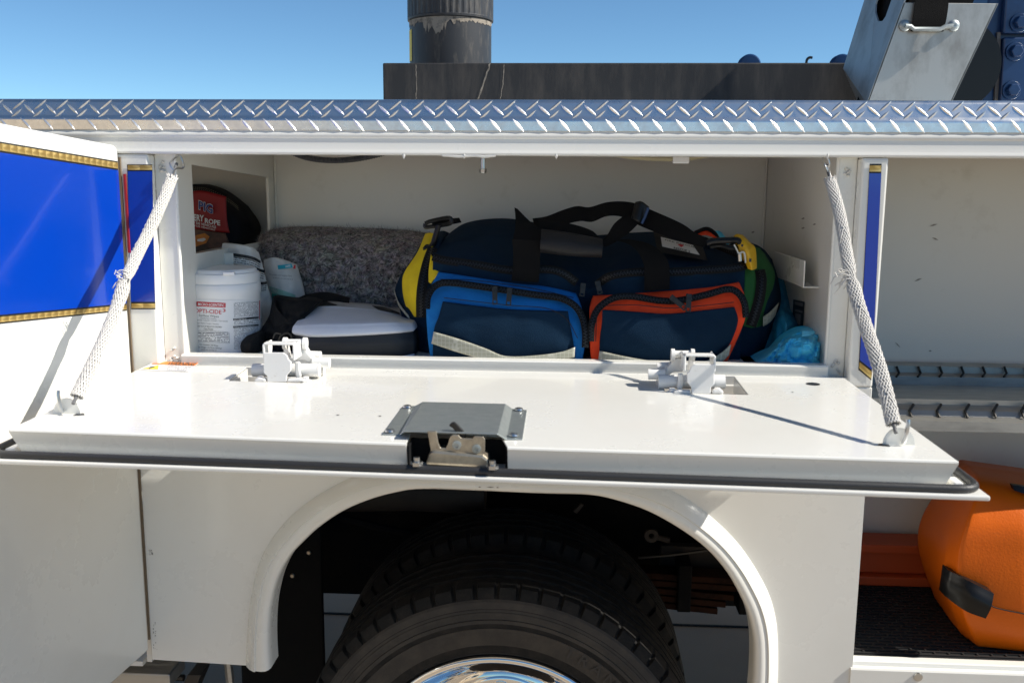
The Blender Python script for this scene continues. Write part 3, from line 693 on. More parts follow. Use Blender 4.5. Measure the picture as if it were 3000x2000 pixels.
# ---- wheels (dual)
WC = Vector((-.126, 0, .371))
def wheel(y0, first=True):
    RT = .410
    prof = [(.278, .012), (.285, .004), (.305, .001), (.330, -.001), (.332, -.003), (.352, -.0025), (.354, -.0005), (.372, .0012), (.374, .003), (.384, .005), (.388, .009)]
    N = 960; g = []; c = WC+Vector((0, y0, 0))
    fr_ = lambda r: .278+(r-.278)*1.068
    def ringpts(rf, yf): return [c+Vector((fr_(rf(k))*math.cos(2*math.pi*k/N), yf(k), fr_(rf(k))*math.sin(2*math.pi*k/N))) for k in range(N)]
    notch = lambda k: 1 if (k % 16) in (0, 1, 2) else 0
    wig = lambda k: .0022*math.sin(2*math.pi*k/24)
    for r, h in prof: g.append(ringpts(lambda k: r, lambda k: h))
    g.append(ringpts(lambda k: .398-.006*notch(k), lambda k: .012+.005*notch(k)))
    g.append(ringpts(lambda k: .4065-.009*notch(k), lambda k: .019+.004*notch(k)))
    g.append(ringpts(lambda k: .408-.006*notch(k), lambda k: .028))
    gr = [.062, .098, .134, .170]
    yy = .036
    g.append(ringpts(lambda k: .409-.002*notch(k), lambda k: .036))
    for gc in gr:
        for off, dr in ((-.0065, 0), (-.005, .011), (.005, .011), (.0065, 0)):
            g.append(ringpts(lambda k, dr=dr: RT-dr, lambda k, gc=gc, off=off: gc+off+wig(k)))
    for r, h in ((.408, .196), (.404, .206), (.392, .214), (.36, .220), (.30, .222), (.278, .212)): g.append(ringpts(lambda k: r, lambda k: h))
    mbt = MB(); mbt.grid(g, True)
    prof = [(.277, .015), (.279, .006), (.277, .0), (.272, -.002), (.266, .0), (.262, .006), (.256, .012), (.248, .020), (.236, .030), (.215, .06), (.175, .15), (.160, .182), (.150, .192), (.143, .190), (.139, .183), (.130, .180), (.075, .180), (.072, .150), (.060, .125), (.03, .118), (.0005, .117)]
    mbr = MB(); mbr.lathe(prof, c, axis='y', n=128, cap=False)
    wl_ = mbr.build('wheel', 'chrome', truck, smooth=True, angle=50)
    if first: wl_['label'] = 'chrome rear wheel, outer of the pair'
    mbt.build('tyre', 'black_rubber', wl_, smooth=True, angle=28)
    if first:
        mbs = MB(); g2 = [[c+Vector((fr_(r)*math.cos(2*math.pi*k/N), h-.0006, fr_(r)*math.sin(2*math.pi*k/N))) for k in range(N)] for r, h in prof_side]
        mbs.grid(g2, True); mbs.build('sidewall', 'tyre_side', wl_, smooth=True, angle=25)
        for k in range(10):
            a = math.pi/2+2*math.pi*k/10+.05; q = c+Vector((.108*math.cos(a), .18, .108*math.sin(a)))
            m2 = MB(); m2.lathe([(.020, 0), (.020, -.004), (.0165, -.007), (.0160, -.007)], q, axis='y', n=18)
            m2.lathe([(.0145, -.006), (.0145, -.026), (.0125, -.029), (.0005, -.031)], q, axis='y', n=6); m2.build('lug_nut', 'chrome', wl_, bevel=.0012)
        def arc_text(s, a0, r0, h, nm):
            vs, fs = text_mesh(s, .012); ptl = []
            for x, y in vs:
                rr = r0+y*h; aa = R(a0)-x*h/r0
                ptl.append(c+Vector((rr*math.cos(aa), -.0042, rr*math.sin(aa))))
            m3 = MB(); m3.add(ptl, fs); m3.build(nm, 'tyre_letter', wl_)
        arc_text('T R A N S', 66, .315, .034, 'raised_lettering')
    return wl_
prof_side = [(.281, .008), (.305, .001), (.330, -.001), (.3305, -.003), (.336, -.0035), (.3365, -.002), (.345, -.002), (.3455, -.0035), (.352, -.003), (.3525, -.001), (.360, -.0005), (.3605, -.002), (.366, -.001), (.3665, .0005), (.374, .0025), (.384, .005), (.388, .0085)]
wheel(.03); wheel(.315, False)

# ---- left swing door
HA = R(84); HX = Vector((XL0-.006, -.006, 0)); DD = Vector((-math.cos(HA), -math.sin(HA), 0)); DN = Vector((DD.y, -DD.x, 0))
if DN.x < 0: DN = -DN
ztop, zbot = P(348, 428, y=-.005).z, P(458, 1902, y=-.005).z
DW = .62; rc = .012
outl = [(0, zbot), (DW, zbot), (DW, ztop), (rc, ztop), (rc*.3, ztop-rc*.3), (0, ztop-rc)]
SHR = math.tan(R(4.4))
def dlift(s, z): return s*SHR*min(1, max(0, (z-zbot)/(ztop-zbot)*1.6))
pts = [HX+DD*s+Vector((0, 0, z+dlift(s, z))) for s, z in outl]
door = MB().prism(pts, -DN*.032).build('side_door', 'white_paint', truck, bevel=.003)
dm = lambda k: (lambda px, py: Pplane(px, py, HX+DN*k, DN))
z1, z2 = P(357, 495, y=-.006).z, P(385, 893, y=-.006).z
bandh = .0095
def dstrip(za, zb_, k, m_, nm, uvn=None, s0_=.004):
    mb = MB(); n = 40; g = [[HX+DD*(s0_+(DW-.01-s0_)*j/n)+DN*k+Vector((0, 0, z+dlift(s0_+(DW-.01-s0_)*j/n, z))) for j in range(n+1)] for z in (za, zb_)]
    mb.grid(g)
    if uvn: mb.uv = lambda idx, co: ((idx % (n+1))/n*uvn, 1-idx//(n+1))
    return mb.build(nm, m_, door)
zta, zba = P(357, 475, y=-.006).z, P(385, 908, y=-.006).z
dstrip(zta+.001, zba-.001, .0008, 'black_line', 'stripe_border')
dstrip(z1-.003, z2+.003, .0013, 'blue_vinyl', 'blue_stripe')
dstrip(zta-.0015, z1, .0013, 'gold_leaf', 'gold_band', 36)
dstrip(z2, zba+.0015, .0013, 'gold_leaf', 'gold_band', 36)
# hinge edge strip
a = HX+Vector((.004, .002, 0))
MB().box(HX.x-.001, HX.x+.0022, -.004, .0, zbot+.02, ztop-.02).build('door_hinge', 'hinge_brown', door)
MB().box(HX.x+.0065, HX.x+.0105, -.0045, -.0005, P(372, 740, y=0).z, P(365, 510, y=0).z).build('hinge_reflector', 'red_edge', door)

# ---- left compartment behind it
MB().box(XMIN, XL0-.03, .72, .73, .60, ZC).build('back_wall', 'white_inside', truck)
MB().box(XL0-.0299, WL1.x+.03, .72, .73, .60, ZC).build('back_wall', 'white_inside', truck)
MB().prism([(XMIN, .035, zb-.086), (WL0.x-.012, .035, zb-.086), (WL1.x-.012, YB, zb-.086), (WL1.x-.012, .719, zb-.086), (XMIN, .72, zb-.086)], (0, 0, .012)).build('compartment_shelf', 'white_inside', truck)
MB().box(XMIN, XMIN+.01, 0, .72, .60, ZC).build('side_wall', 'white_inside', truck)
MB().box(XMIN, WL1.x+.02, .031, .73, ZC+.0065, ZC+.012).build('compartment_ceiling', 'white_inside', truck)
MB().box(WL1.x+.012, WL1.x+.022, YB+.0105, .72, ZF-.1, ZC).build('side_wall', 'white_inside', truck)
MB().box(XMIN, XL0-.04, .035, .72, .60, .61).build('compartment_floor', 'white_inside', truck)
MB().box(XL0-.03, XL0-.02, .035, .72, .61, zb-.02).build('side_wall', 'white_inside', truck)

# ---- right compartment
YR = .46
MB().box(XR0-.06, XMAX, YR, YR+.01, .60, ZC).build('back_wall', 'white_inside', truck)
MB().box(XR0-.012, XR0-.004, .0605, YR, zbl, ZH+.045).build('side_wall', 'white_inside', truck)
MB().box(XMAX-.01, XMAX, 0, YR, .55, ZC).build('side_wall', 'white_inside', truck)
MB().box(XR0-.02, XMAX, .031, YR+.01, ZC+.0005, ZC+.006).build('compartment_ceiling', 'white_inside', truck)
sq = P(2700, 1940, y=.01); ZRF = sq.z
sweep_x([(-.004, ZRF-.09), (-.004, ZRF-.012), (-.002, ZRF-.009), (.006, ZRF-.008), (.008, ZRF-.001), (.011, ZRF+.001), (.028, ZRF+.001), (.030, ZRF-.09)], XR0-.004, XMAX, 'sill', 'white_paint', truck)
MB().box(XR0-.01, XMAX, .030, YR, ZRF-.012, ZRF-.006).build('compartment_floor', 'white_inside', truck)
q = P(2690, 1982, y=-.005); MB().lathe([(.003, -.002), (.008, -.0015), (.009, .001)], q, axis='y', n=14).build('rivet', 'steel_bolt', truck, smooth=True)
# slotted shelf rails
def rail_profile(name, x0, pts, yref):
    prof = [(y, P(2800, py, y=y).z) for py, y in pts]
    mb = MB(); n = len(prof); g = [[(x, y, z) for y, z in prof] for x in (x0, XMAX-.01)]; mb.grid(g)
    o = mb.build(name, 'galvanised', truck)
    md = o.modifiers.new('s', 'SOLIDIFY'); md.thickness = .0015
    return o
rb = rail_profile('shelf_rail', XR0-.004, [(1062, .43), (1074, .40), (1093, .40), (1104, .385), (1131, .385), (1133, .36)], .4)
rf = rail_profile('shelf_rail', XR0-.004, [(1170, .10), (1186, .10), (1204, .085), (1222, .075), (1236, .05), (1263, .05)], .1)
MB().add([(XR0-.004, .10, P(2800, 1171, y=.10).z), (XMAX-.01, .10, P(2800, 1171, y=.10).z), (XMAX-.01, .40, P(2800, 1133, y=.36).z-.004), (XR0-.004, .40, P(2800, 1133, y=.36).z-.004)], [(0, 1, 2, 3)]).build('shelf_tray', 'galvanised', truck)
def slotbars(o, pts, x_px, y_, pyref, dx):
    for px in x_px:
        mb = MB(); c0 = [P(px+ox, py, y=d-.004) for ox, py, d in pts]
        mb.tube(c0, .0026, 6); mb.build('divider_slot', 'dark_steel', o)
slotbars(rb, [(-3, 1073, .398), (4, 1092, .398), (-4, 1103, .385)], [2630, 2693, 2756, 2819, 2882, 2945, 3008], 0, 0, 0)
slotbars(rf, [(8, 1184, .098), (-4, 1203, .084), (4, 1223, .072)], [2668, 2749, 2831, 2914, 2996], 0, 0, 0)
# rubber floor mat with a diamond tread
mb = MB(); xa, xb = XR0+.002, XMAX-.02
mb.box(xa, xb, .033, YR-.02, ZRF-.0055, ZRF-.002)
for i in range(30):
    yy = .04+i*.0135
    mb.box(xa+.003, xa+.62, yy, yy+.0042, ZRF-.002, ZRF+.0008)
for j in range(46):
    xx = xa+.004+j*.0135
    for i in range(29):
        if (i+j) % 2: continue
        yy = .0443+i*.0135; mb.box(xx, xx+.0035, yy, yy+.009, ZRF-.0021, ZRF+.0006)
tag(mb.build('floor_mat', 'mat_black'), 'black ribbed rubber mat lying under the orange case', 'mat')
# scuffs on right back wall
mb = MB()
for px, py, L_, sl_ in ((2735, 660, 12, .3), (2740, 700, 10, -.4), (2690, 820, 12, .4), (2630, 1010, 9, -1), (2725, 1028, 5, 0)):
    g = [P(px-L_, py+sl_*L_, y=YR-.0015), P(px, py-3, y=YR-.0015), P(px+L_, py-sl_*L_, y=YR-.0015), P(px, py+2, y=YR-.0015)]
    mb.add(g, [(0, 1, 2, 3)])
tag(mb.build('scuff_mark', 'scuff', truck), kind='stuff')

# ---- roof fittings, bed and far side of the body
YBM = .50
a, b = P(1121, 186, y=YBM), P(2600, 183, y=YBM); zbt = (a.z+P(2450, 183, y=YBM).z)/2
beam = MB().box(a.x, P(2660, 183, y=YBM).x, YBM, YBM+.09, zT1+.0005, zbt).build('roof_beam', 'beam_black', truck, bevel=.003)
mb = MB()
for chain in ([(1435, 186), (1432, 200), (1424, 225), (1412, 262), (1400, 290)], [(1218, 190), (1221, 240), (1219, 290)], [(1477, 190), (1475, 235), (1466, 290)]):
    pts = [P(x+random.uniform(-1, 1), y, y=YBM-.0012) for x, y in crl(chain, 14)]; w0 = .0022 if chain[0][0] == 1435 else .0011
    g = [[p+Vector((-w0*random.uniform(.4, 1.2), 0, 0)) for p in pts], [p+Vector((w0*random.uniform(.4, 1.2), 0, 0)) for p in pts]]; mb.grid(g)
mb.build('dried_drip', 'canister_dust', beam)
MB().box(XMIN+.05, XMAX-.05, .75, 1.95, .98, 1.02).build('truck_bed', 'under_black', truck)
MB().box(XMIN, XMAX, 1.45, 2.35, .60, zT1-.02).build('far_side_body', 'white_paint', truck, bevel=.01)
MB().box(XMIN, XMAX, .7305, .745, .98, zT1-.004).build('inner_side_wall', 'white_inside', truck)
# hook and pulleys standing behind the beam
MB().tube([P(a, b, y=.95) for a, b in crl([(2362, 190), (2364, 176), (2372, 169), (2380, 170)], 12)], .0035, 6).build('hook', 'dark_steel', truck, smooth=True)
for px in (2195, 2465):
    q = P(px, 178, y=1.0); mb = MB(); mb.lathe([(.004, -.02), (.026, -.018), (.030, -.012), (.024, 0), (.030, .012), (.026, .018), (.004, .02)], q-Vector((0, 0, .014)), axis='y', n=32); mb.box(q.x-.012, q.x+.012, .99, 1.01, zT1-.03, q.z); mb.build('pulley', 'crane_blue', truck, smooth=True, angle=40)

# ---- drop-down door
PZ = lambda px, py, dz=0.: P(px, py, z=ZP+dz)
FLc, FRc = PZ(24, 1258), PZ(2810, 1352)
BLc, BRc = Vector((-.778, -.014, ZP)), Vector((.496, -.014, ZP))
def edge_front(px):   # point on the front edge below pixel column px
    t = (px-24)/(2810-24); return PZ(px, 1258+(1352-1258)*t)
n1, n2 = PZ(1190, 1300), PZ(1487, 1311)
top_poly = [FLc, PZ(1190, 1300), PZ(1206, 1262), PZ(1466, 1276), PZ(1487, 1310), FRc, BRc,
            Vector((PZ(2150, 1101).x, -.014, ZP)), PZ(2193, 1156), PZ(1948, 1147), Vector((PZ(1925, 1096).x, -.014, ZP)),
            Vector((PZ(946, 1071).x, -.014, ZP)), PZ(885, 1121), PZ(667, 1115), Vector((PZ(743, 1063).x, -.014, ZP)), BLc]
drop = MB().prism(top_poly, (0, 0, -.0025)).build('drop_door', 'white_paint', truck, bevel=.001)
drop['label'] = 'white drop-down door folded open and level on its straps'
# pan side walls
def wall(a, b, ina, inb, h, nm, m_='white_paint'):
    a, b = Vector(a), Vector(b); z = Vector((0, 0, -.0026))
    a = a+z; b = b+z
    return MB().prism([a, b, b+inb+Vector((0, 0, -h)), a+ina+Vector((0, 0, -h))], (0, .003, 0) if abs((b-a).x) > abs((b-a).y) else (.003*(1 if a.x < 0 else -1), 0, 0)).build(nm, m_, drop)
bk = Vector((.012, .010, 0)); bk2 = Vector((-.012, .010, 0))
wall(FLc, n1, bk, Vector((0, .010, 0)), .034, 'pan_wall'); wall(n2, FRc, Vector((0, .010, 0)), bk2, .034, 'pan_wall')
wall(FRc, BRc, bk2, Vector((-.012, 0, 0)), .034, 'pan_wall'); wall(BLc, FLc, Vector((.012, 0, 0)), bk, .034, 'pan_wall')
MB().tube([FLc+Vector((.002, .002, -.002)), n1+Vector((0, .002, -.002))], .003, 8).build('pan_edge', 'white_paint', drop, smooth=True)
MB().tube([n2+Vector((0, .002, -.002)), FRc+Vector((-.002, .002, -.002))], .003, 8).build('pan_edge', 'white_paint', drop, smooth=True)
# notch walls behind the hinges
for pts_ in ([(743, 1063), (667, 1115)], [(885, 1121), (946, 1071)], [(1925, 1096), (1948, 1147)], [(2193, 1156), (2150, 1101)]):
    a, b = PZ(*pts_[0]), PZ(*pts_[1])
    for v in (a, b):
        if v.y > -.014: v.y = -.014
    MB().prism([a+Vector((0, 0, -.003)), b+Vector((0, 0, -.003)), b+Vector((0, 0, -.03)), a+Vector((0, 0, -.03))], (.002, 0, 0)).build('notch_wall', 'white_paint', drop)
# outer skin
z_s = ZP-.0365
so = .022
sox = .032
skin = [(FLc.x-sox, FLc.y-so), (FRc.x+sox, FRc.y-so*1.1), (FRc.x+sox, -.030), (FLc.x-sox, -.030)]
MB().prism([(x, y, z_s) for x, y in skin], (0, 0, -.0065)).build('door_skin', 'white_paint', drop, bevel=.002)
# rubber seal
def rr_path(c, rad, n=6):
    out = []
    for i in range(len(c)):
        p, a, b = Vector(c[i]), Vector(c[i-1]), Vector(c[(i+1) % len(c)])
        u, v = (a-p).normalized(), (b-p).normalized()
        for k in range(n+1):
            t = k/n; out.append((p+u*rad)*(1-t)**2+p*2*t*(1-t)+(p+v*rad)*t*t)
    return out+[out[0]]
s2 = .012; zse = z_s+.0048
s2x = .025
loop = rr_path([(FLc.x-s2x, FLc.y-s2, zse), (FRc.x+s2x, FRc.y-s2*1.1, zse), (FRc.x+s2x, -.045, zse), (FLc.x-s2x, -.045, zse)], .03)
MB().tube(loop, .0056, 12, cap=False).build('door_seal', 'rubber_seal', drop, smooth=True)
for cxx, sg in ((FLc, -1), (FRc, 1)):
    MB().box(cxx.x+sg*.004-.006, cxx.x+sg*.004+.006, cxx.y+.004, cxx.y+.03, z_s, z_s+.008).build('corner_clip', 'hinge_white', drop, bevel=.002)
# holes
def hole(px, py, r):
    c = PZ(px, py, .0005); MB().add([c+Vector((r*math.cos(2*math.pi*k/16), r*math.sin(2*math.pi*k/16), 0)) for k in range(16)], [tuple(range(16))]).build('drain_hole', 'black_line', drop)
hole(2382, 1124, .012); hole(990, 1215, .0022); hole(1113, 1218, .0022); hole(2322, 1148, .0018)
# warning sticker
st = lambda px, py: PZ(px, py, .0007); st2 = lambda px, py: PZ(px, py, .0012); st3 = lambda px, py: PZ(px, py, .0016)
sk_ = patch([(461, 1056), (586, 1061), (552, 1088), (405, 1083)], st, 'label_white', 'warning_sticker', drop)
patch([(462, 1058), (584, 1061.5), (569, 1071), (443, 1066)], st2, 'warn_orange', 'sticker_panel', sk_)
lettering('WARNING', (487, 1067.3), (566, 1070), 7, st3, 'print_black', 'lettering', sk_, bold=.02, skew=(1.5, -1))
polypatch([(414, 1079.5), (465, 1069), (463, 1081)], st2, 'warn_yellow', 'warning_triangle', sk_)
polypatch([(434, 1078.5), (440, 1074), (450, 1072.5), (455, 1074), (447, 1076), (440, 1078)], st3, 'print_black', 'warning_symbol', sk_)
patch([(490, 1071), (562, 1074), (545, 1086), (487, 1083)], st2, 'fine_print', 'fine_print', sk_, uvn=(14, 4))

# latch cover and latch
def cz(px, py, dz): return PZ(px, py, dz)
ch = .013
rowsT = [cz(1180, 1188, .002), cz(1216, 1188, .002), cz(1239, 1176, ch), cz(1481, 1182, ch), cz(1501, 1196, .002), cz(1544, 1200, .002)]
rowsB = [cz(1119, 1271, .002), cz(1172, 1272, .002), cz(1184, 1261, ch), cz(1458, 1270, ch), cz(1484, 1285, .002), cz(1531, 1285, .002)]
mb = MB(); mb.grid([rowsT, rowsB]); cov = mb.build('latch_cover', 'zinc', drop); md = cov.modifiers.new('s', 'SOLIDIFY'); md.thickness = .002; md.offset = -1
md = cov.modifiers.new('b', 'BEVEL'); md.width = .0012; md.segments = 2
for px, py in ((1193, 1192), (1142, 1263), (1520, 1200), (1504, 1275)):
    q = cz(px, py, .0032); MB().lathe([(.0068, 0), (.006, .0024), (.003, .0036), (.0004, .004)], q, n=12).build('screw', 'steel_bolt', drop, smooth=True)
YL = edge_front(1330).y+.012
pl_ = [(1252, 1263), (1278, 1262), (1284, 1298), (1290, 1311), (1306, 1312), (1312, 1300), (1318, 1280), (1326, 1273), (1343, 1274), (1350, 1283), (1384, 1284), (1389, 1277), (1415, 1278), (1421, 1286), (1420, 1338), (1270, 1331), (1262, 1322)]
lt = MB().prism([P(a, b, y=YL) for a, b in pl_], (0, .0035, 0)).build('latch', 'zinc_yellow', drop, bevel=.001)
MB().prism([P(a, b, y=YL+.006) for a, b in [(1314, 1247), (1322, 1239), (1331, 1237), (1337, 1241), (1366, 1272), (1360, 1300), (1340, 1300), (1336, 1268), (1326, 1254)]], (0, .006, 0)).build('latch_rotor', 'dark_steel', drop, bevel=.0015)
for px, py in ((1338, 1303), (1396, 1314)):
    MB().lathe([(.0062, 0), (.0062, -.002), (.003, -.0025), (.0028, -.001), (.0003, -.001)], P(px, py, y=YL-.0002), axis='y', n=18).build('rivet', 'zinc', drop, smooth=True)
MB().prism([P(a, b, y=YL-.004) for a, b in [(1255, 1332), (1268, 1318), (1415, 1332), (1432, 1345), (1433, 1372), (1245, 1362)]], (0, .05, 0)).build('latch_housing', 'zinc_yellow', drop, bevel=.004)
mb = MB(); mb.box(n1.x, n2.x, YL+.025, YL+.028, z_s, ZP-.003); mb.box(n1.x+.001, n1.x+.0035, YL-.012, YL+.03, z_s, ZP-.003); mb.box(n2.x-.0035, n2.x-.001, YL-.012, YL+.03, z_s, ZP-.003)
mb.build('latch_recess', 'under_black', drop)
for px, py in ((1221, 1362), (1443, 1372)):
    q = PZ(px, py, -.026); mb = MB(); mb.lathe([(.008, 0), (.008, .005), (.004, .0052), (.004, .011), (.0004, .011)], q, n=6); mb.build('nut', 'steel_bolt', drop)

# hinges
def hinge(cx, by, sg):
    """cx, by: pixel centre and foot of the front plate; sg: side the pins point to"""
    X = lambda dx: cx+sg*dx
    yb = PZ(cx, by).y
    prof_ = [(-29, 0), (-30, -18), (-40, -27), (-40, -86), (17, -86), (28, -79), (34, -65), (41, -59), (40, -33), (28, -19), (27, 0)]
    MB().prism([P(X(a), by+b, y=yb) for a, b in prof_], (0, .004, 0)).build('hinge_plate', 'hinge_white', drop, bevel=.0012)
    # channel bent out of sheet: two cheeks and a top
    zt_ = P(cx, by-113, y=yb).z; zb_ = P(cx, by-62, y=yb).z; th = .004
    xl = P(X(-46), by-90, y=yb).x; xr = P(X(49), by-90, y=yb).x
    x0, x1 = min(xl, xr), max(xl, xr)
    m_ = MB(); ya, yb2 = yb+.005, yb+.05
    m_.box(x0, x0+th, ya, yb2, zb_, zt_-.002); m_.box(x1-th, x1, ya, yb2, zb_, zt_-.002); m_.box(x0+.002, x1-.002, ya, ya+.018, zt_-th, zt_)
    m_.build('hinge_bracket', 'hinge_white', drop, bevel=.0022, bseg=3)
    # clevis with pin behind
    yc = yb+.052
    p0, p1 = P(X(26), by-117, y=yc), P(X(86), by-117, y=yc)
    MB().tube([p0, p1], .0055, 12).build('hinge_pin', 'hinge_white', drop, smooth=True)
    for d in (24, 82):
        q = P(X(d), by-113, y=yc); MB().lathe([(.0035, -.0035), (.011, -.003), (.011, .003), (.0035, .0035)], q, axis='x', n=18).build('hinge_ear', 'hinge_white', drop, smooth=True, angle=40)
    MB().prism([P(X(a), by+b, y=yc) for a, b in [(49, -105), (80, -104), (90, -85), (103, -70), (110, -48), (112, -42), (104, -40), (96, -52), (80, -62), (49, -63)]], (0, .02, 0)).build('hinge_arm', 'hinge_white', drop, bevel=.003)
    MB().prism([P(X(a), by+b, y=yc+.02) for a, b in [(18, -105), (32, -110), (40, -70), (18, -70)]], (0, .008, 0)).build('hinge_arm', 'hinge_white', drop, bevel=.002)
    a, b = P(X(105), by-58, y=yc-.004), P(X(154), by-57, y=yc-.004)
    MB().tube([a, b], .0092, 14).build('hinge_pin', 'hinge_white', drop, smooth=True, angle=50)
    a, b = P(X(60), by-80, y=yc+.03), P(X(128), by-77, y=yc+.03)
    MB().tube([a, b], .0085, 14).build('hinge_pin', 'hinge_white', drop, smooth=True, angle=50)
    # long rod lying in the notch, under the arms
    a, b = P(X(-70), by-35, y=yb+.035), P(X(125), by-35, y=yb+.035)
    MB().tube([a, b], .012, 16).build('torsion_rod', 'hinge_white', drop, smooth=True, angle=50)
    MB().tube([a+Vector((0, .03, -.006)), b+Vector((0, .03, -.006))], .010, 12).build('torsion_rod', 'hinge_white', drop, smooth=True, angle=50)
    q = P(X(60), by-30, y=yb+.018); MB().prism([P(X(a), by+b, y=yb+.015) for a, b in [(50, -58), (66, -60), (66, -38), (70, -18), (66, -8), (55, -8), (52, -25)]], (0, .006, 0)).build('hinge_link', 'hinge_white', drop, bevel=.0025)
    # hex bolts in front
    for d, e in ((-48, -14), (84, -13)):
        q = P(X(d), by+e, y=yb+.012); mb2 = MB(); mb2.lathe([(.0105, -.012), (.0105, -.004), (.0055, -.0038), (.0055, .002), (.0004, .0022)], q, n=6); mb2.build('bolt', 'hinge_white', drop, bevel=.001)
    MB().prism([P(X(a), by+b, y=yb-.001) for a, b in [(-68, 0), (-66, -8), (-56, -14), (-36, -10), (-32, 0)]], (0, .012, 0)).build('hinge_foot', 'hinge_white', drop, bevel=.003)
    MB().prism([P(X(a), by+b, y=yb-.001) for a, b in [(29, 0), (29, -8), (64, -10), (78, -6), (80, 0)]], (0, .012, 0)).build('hinge_foot', 'hinge_white', drop, bevel=.003)
    # tray below, the shade of the notch put into its dark grey
    xa, xb = P(X(-85), by, y=yb).x, P(X(120), by, y=yb).x
    MB().box(min(xa, xb), max(xa, xb), yb-.001, -.013, ZP-.0345, ZP-.0315).build('hinge_tray', 'notch_shade', drop)
hinge(812, 1119, 1); hinge(2053, 1153, -1)

# ---- braided door straps
def braid(T, A, label, fray_t, fr_dir):
    root = empty('door_strap', A); tag(root, label, 'strap', 'braided door straps')
    T, A = Vector(T), Vector(A); ax = (A-T); L = ax.length; ax.normalize()
    view = (Vector(CAM)-(T+A)/2).normalized(); wide = ax.cross(view).normalized(); dep = wide.cross(ax).normalized()
    t0, t1 = .085, .955
    def pt(t, ang, out=0., s=1.):
        sag = -.008*math.sin(math.pi*t); c = T+ax*L*t+Vector((0, 0, sag))
        c += wide*.004*math.sin(t*9+fray_t*7)*math.sin(math.pi*t)
        pin = 1-.35*math.exp(-((t-fray_t)/.02)**2)+.10*math.exp(-((t-fray_t-.05)/.03)**2)
        return c+wide*math.cos(ang)*(.0092*pin+out)+dep*math.sin(ang)*(.0050*pin+out)
    mb = MB(); NS = 14; turns = 3.0; n = 150
    for k in range(NS):
        for d in (1, -1):
            g = [[], []]
            tj = random.uniform(-.012, .012)
            for i in range(n+1):
                t = t0+tj*(i < 2)+(t1-t0)*i/n; a = 2*math.pi*k/NS+d*2*math.pi*turns*i/n
                ov = .0006*math.sin(i*NS*turns*2*math.pi/n+d*math.pi/2)
                if abs(t-fray_t) < .012 and (k+(d > 0)) % 3 == 0: ov -= .004
                for q, s in ((0, -1), (1, 1)): g[q].append(pt(t, a+s*.150, ov))
            mb.grid(g)
    sl_ = mb.build('sleeve', 'sleeve_white', root, smooth=True); md = sl_.modifiers.new('s', 'SOLIDIFY'); md.thickness = .0007
    MB().tube([pt(.02+.96*i/30, 0, -.0092) for i in range(31)], .0026, 8).build('cable', 'cable_grey', root, smooth=True)
    mb = MB()
    for i in range(16):
        p = pt(fray_t+random.uniform(-.02, .015), random.uniform(0, 6.28)); v = (wide*fr_dir*random.uniform(.4, 1.2)+dep*random.uniform(-.2, .6)+Vector((0, 0, random.uniform(-.5, .8)))).normalized(); Lr = random.uniform(.008, .024)*(2 if i == 0 else 1)
        pts = [p+v*Lr*s+Vector((0, 0, -1))*s*s*Lr*random.uniform(.1, .7)+wide*math.sin(s*5+i)*.0015 for s in (0, .25, .5, .75, 1)]
        mb.tube(pts, .0009, 4)
    for i in range(14):
        p = pt(t0+.004, i/14*6.28); mb.tube([p, p-ax*random.uniform(.003, .009)+wide*random.uniform(-.002, .002)], .0008, 4)
    tag(mb.build('frayed_thread', 'sleeve_white', root, smooth=True), kind='stuff')
    # wire hook at the top
    mb = MB(); h = T+ax*L*.055
    lp = [h, h+Vector((-.006, 0, .012)), T+Vector((-.004, 0, .004)), T+Vector((.003, 0, .006)), T+Vector((.008, 0, -.006)), T+Vector((.007, 0, -.016)), h+Vector((.002, 0, .002)), pt(.1, 0, -.0092)]
    mb.tube([Vector(p) for p in crl([tuple(p) for p in lp], 50)], .0017, 7); mb.build('hook', 'steel_bolt', root, smooth=True)
    return root
TL, AL = P(523, 466, y=.016), PZ(206, 1200, .012)
TR, AR = P(2417, 470, y=.016), PZ(2630, 1288, .012)
braid(TL, AL, 'frayed white braided strap hooked beside the blue and gold side door', .52, 1)
braid(TR, AR, 'frayed white braided strap hooked beside the narrow blue pillar stripe', .47, 1)
# anchor ears on the drop door
def ear(px, py, s):
    c = PZ(px, py); mb = MB(); prof_ = [(-.021, 0)]+[(.021*math.cos(a), .024*math.sin(a)) for a in [math.pi*(1-k/10) for k in range(1, 10)]]+[(.021, 0)]
    mb.prism([c+Vector((a, 0, b)) for a, b in prof_], (0, .002, 0)); mb.build('anchor_ear', 'white_paint', drop)
    MB().add([c+Vector((-s*.030, -.006, .0006)), c+Vector((-s*.014, -.010, .0006)), c+Vector((-s*.014, .006, .0006)), c+Vector((-s*.024, .004, .0006))], [(0, 1, 2, 3)]).build('anchor_slot', 'black_line', drop)
    MB().tube([c+Vector((.004*s, -.004, .004)), c+Vector((.006*s, -.006, .012)), c+Vector((.008*s, -.006, .03)), c+Vector((.008*s, -.004, .036))], .0028, 8).build('anchor_pin', 'steel_bolt', drop, smooth=True)
ear(2633, 1303, 1); ear(196, 1212, -1)

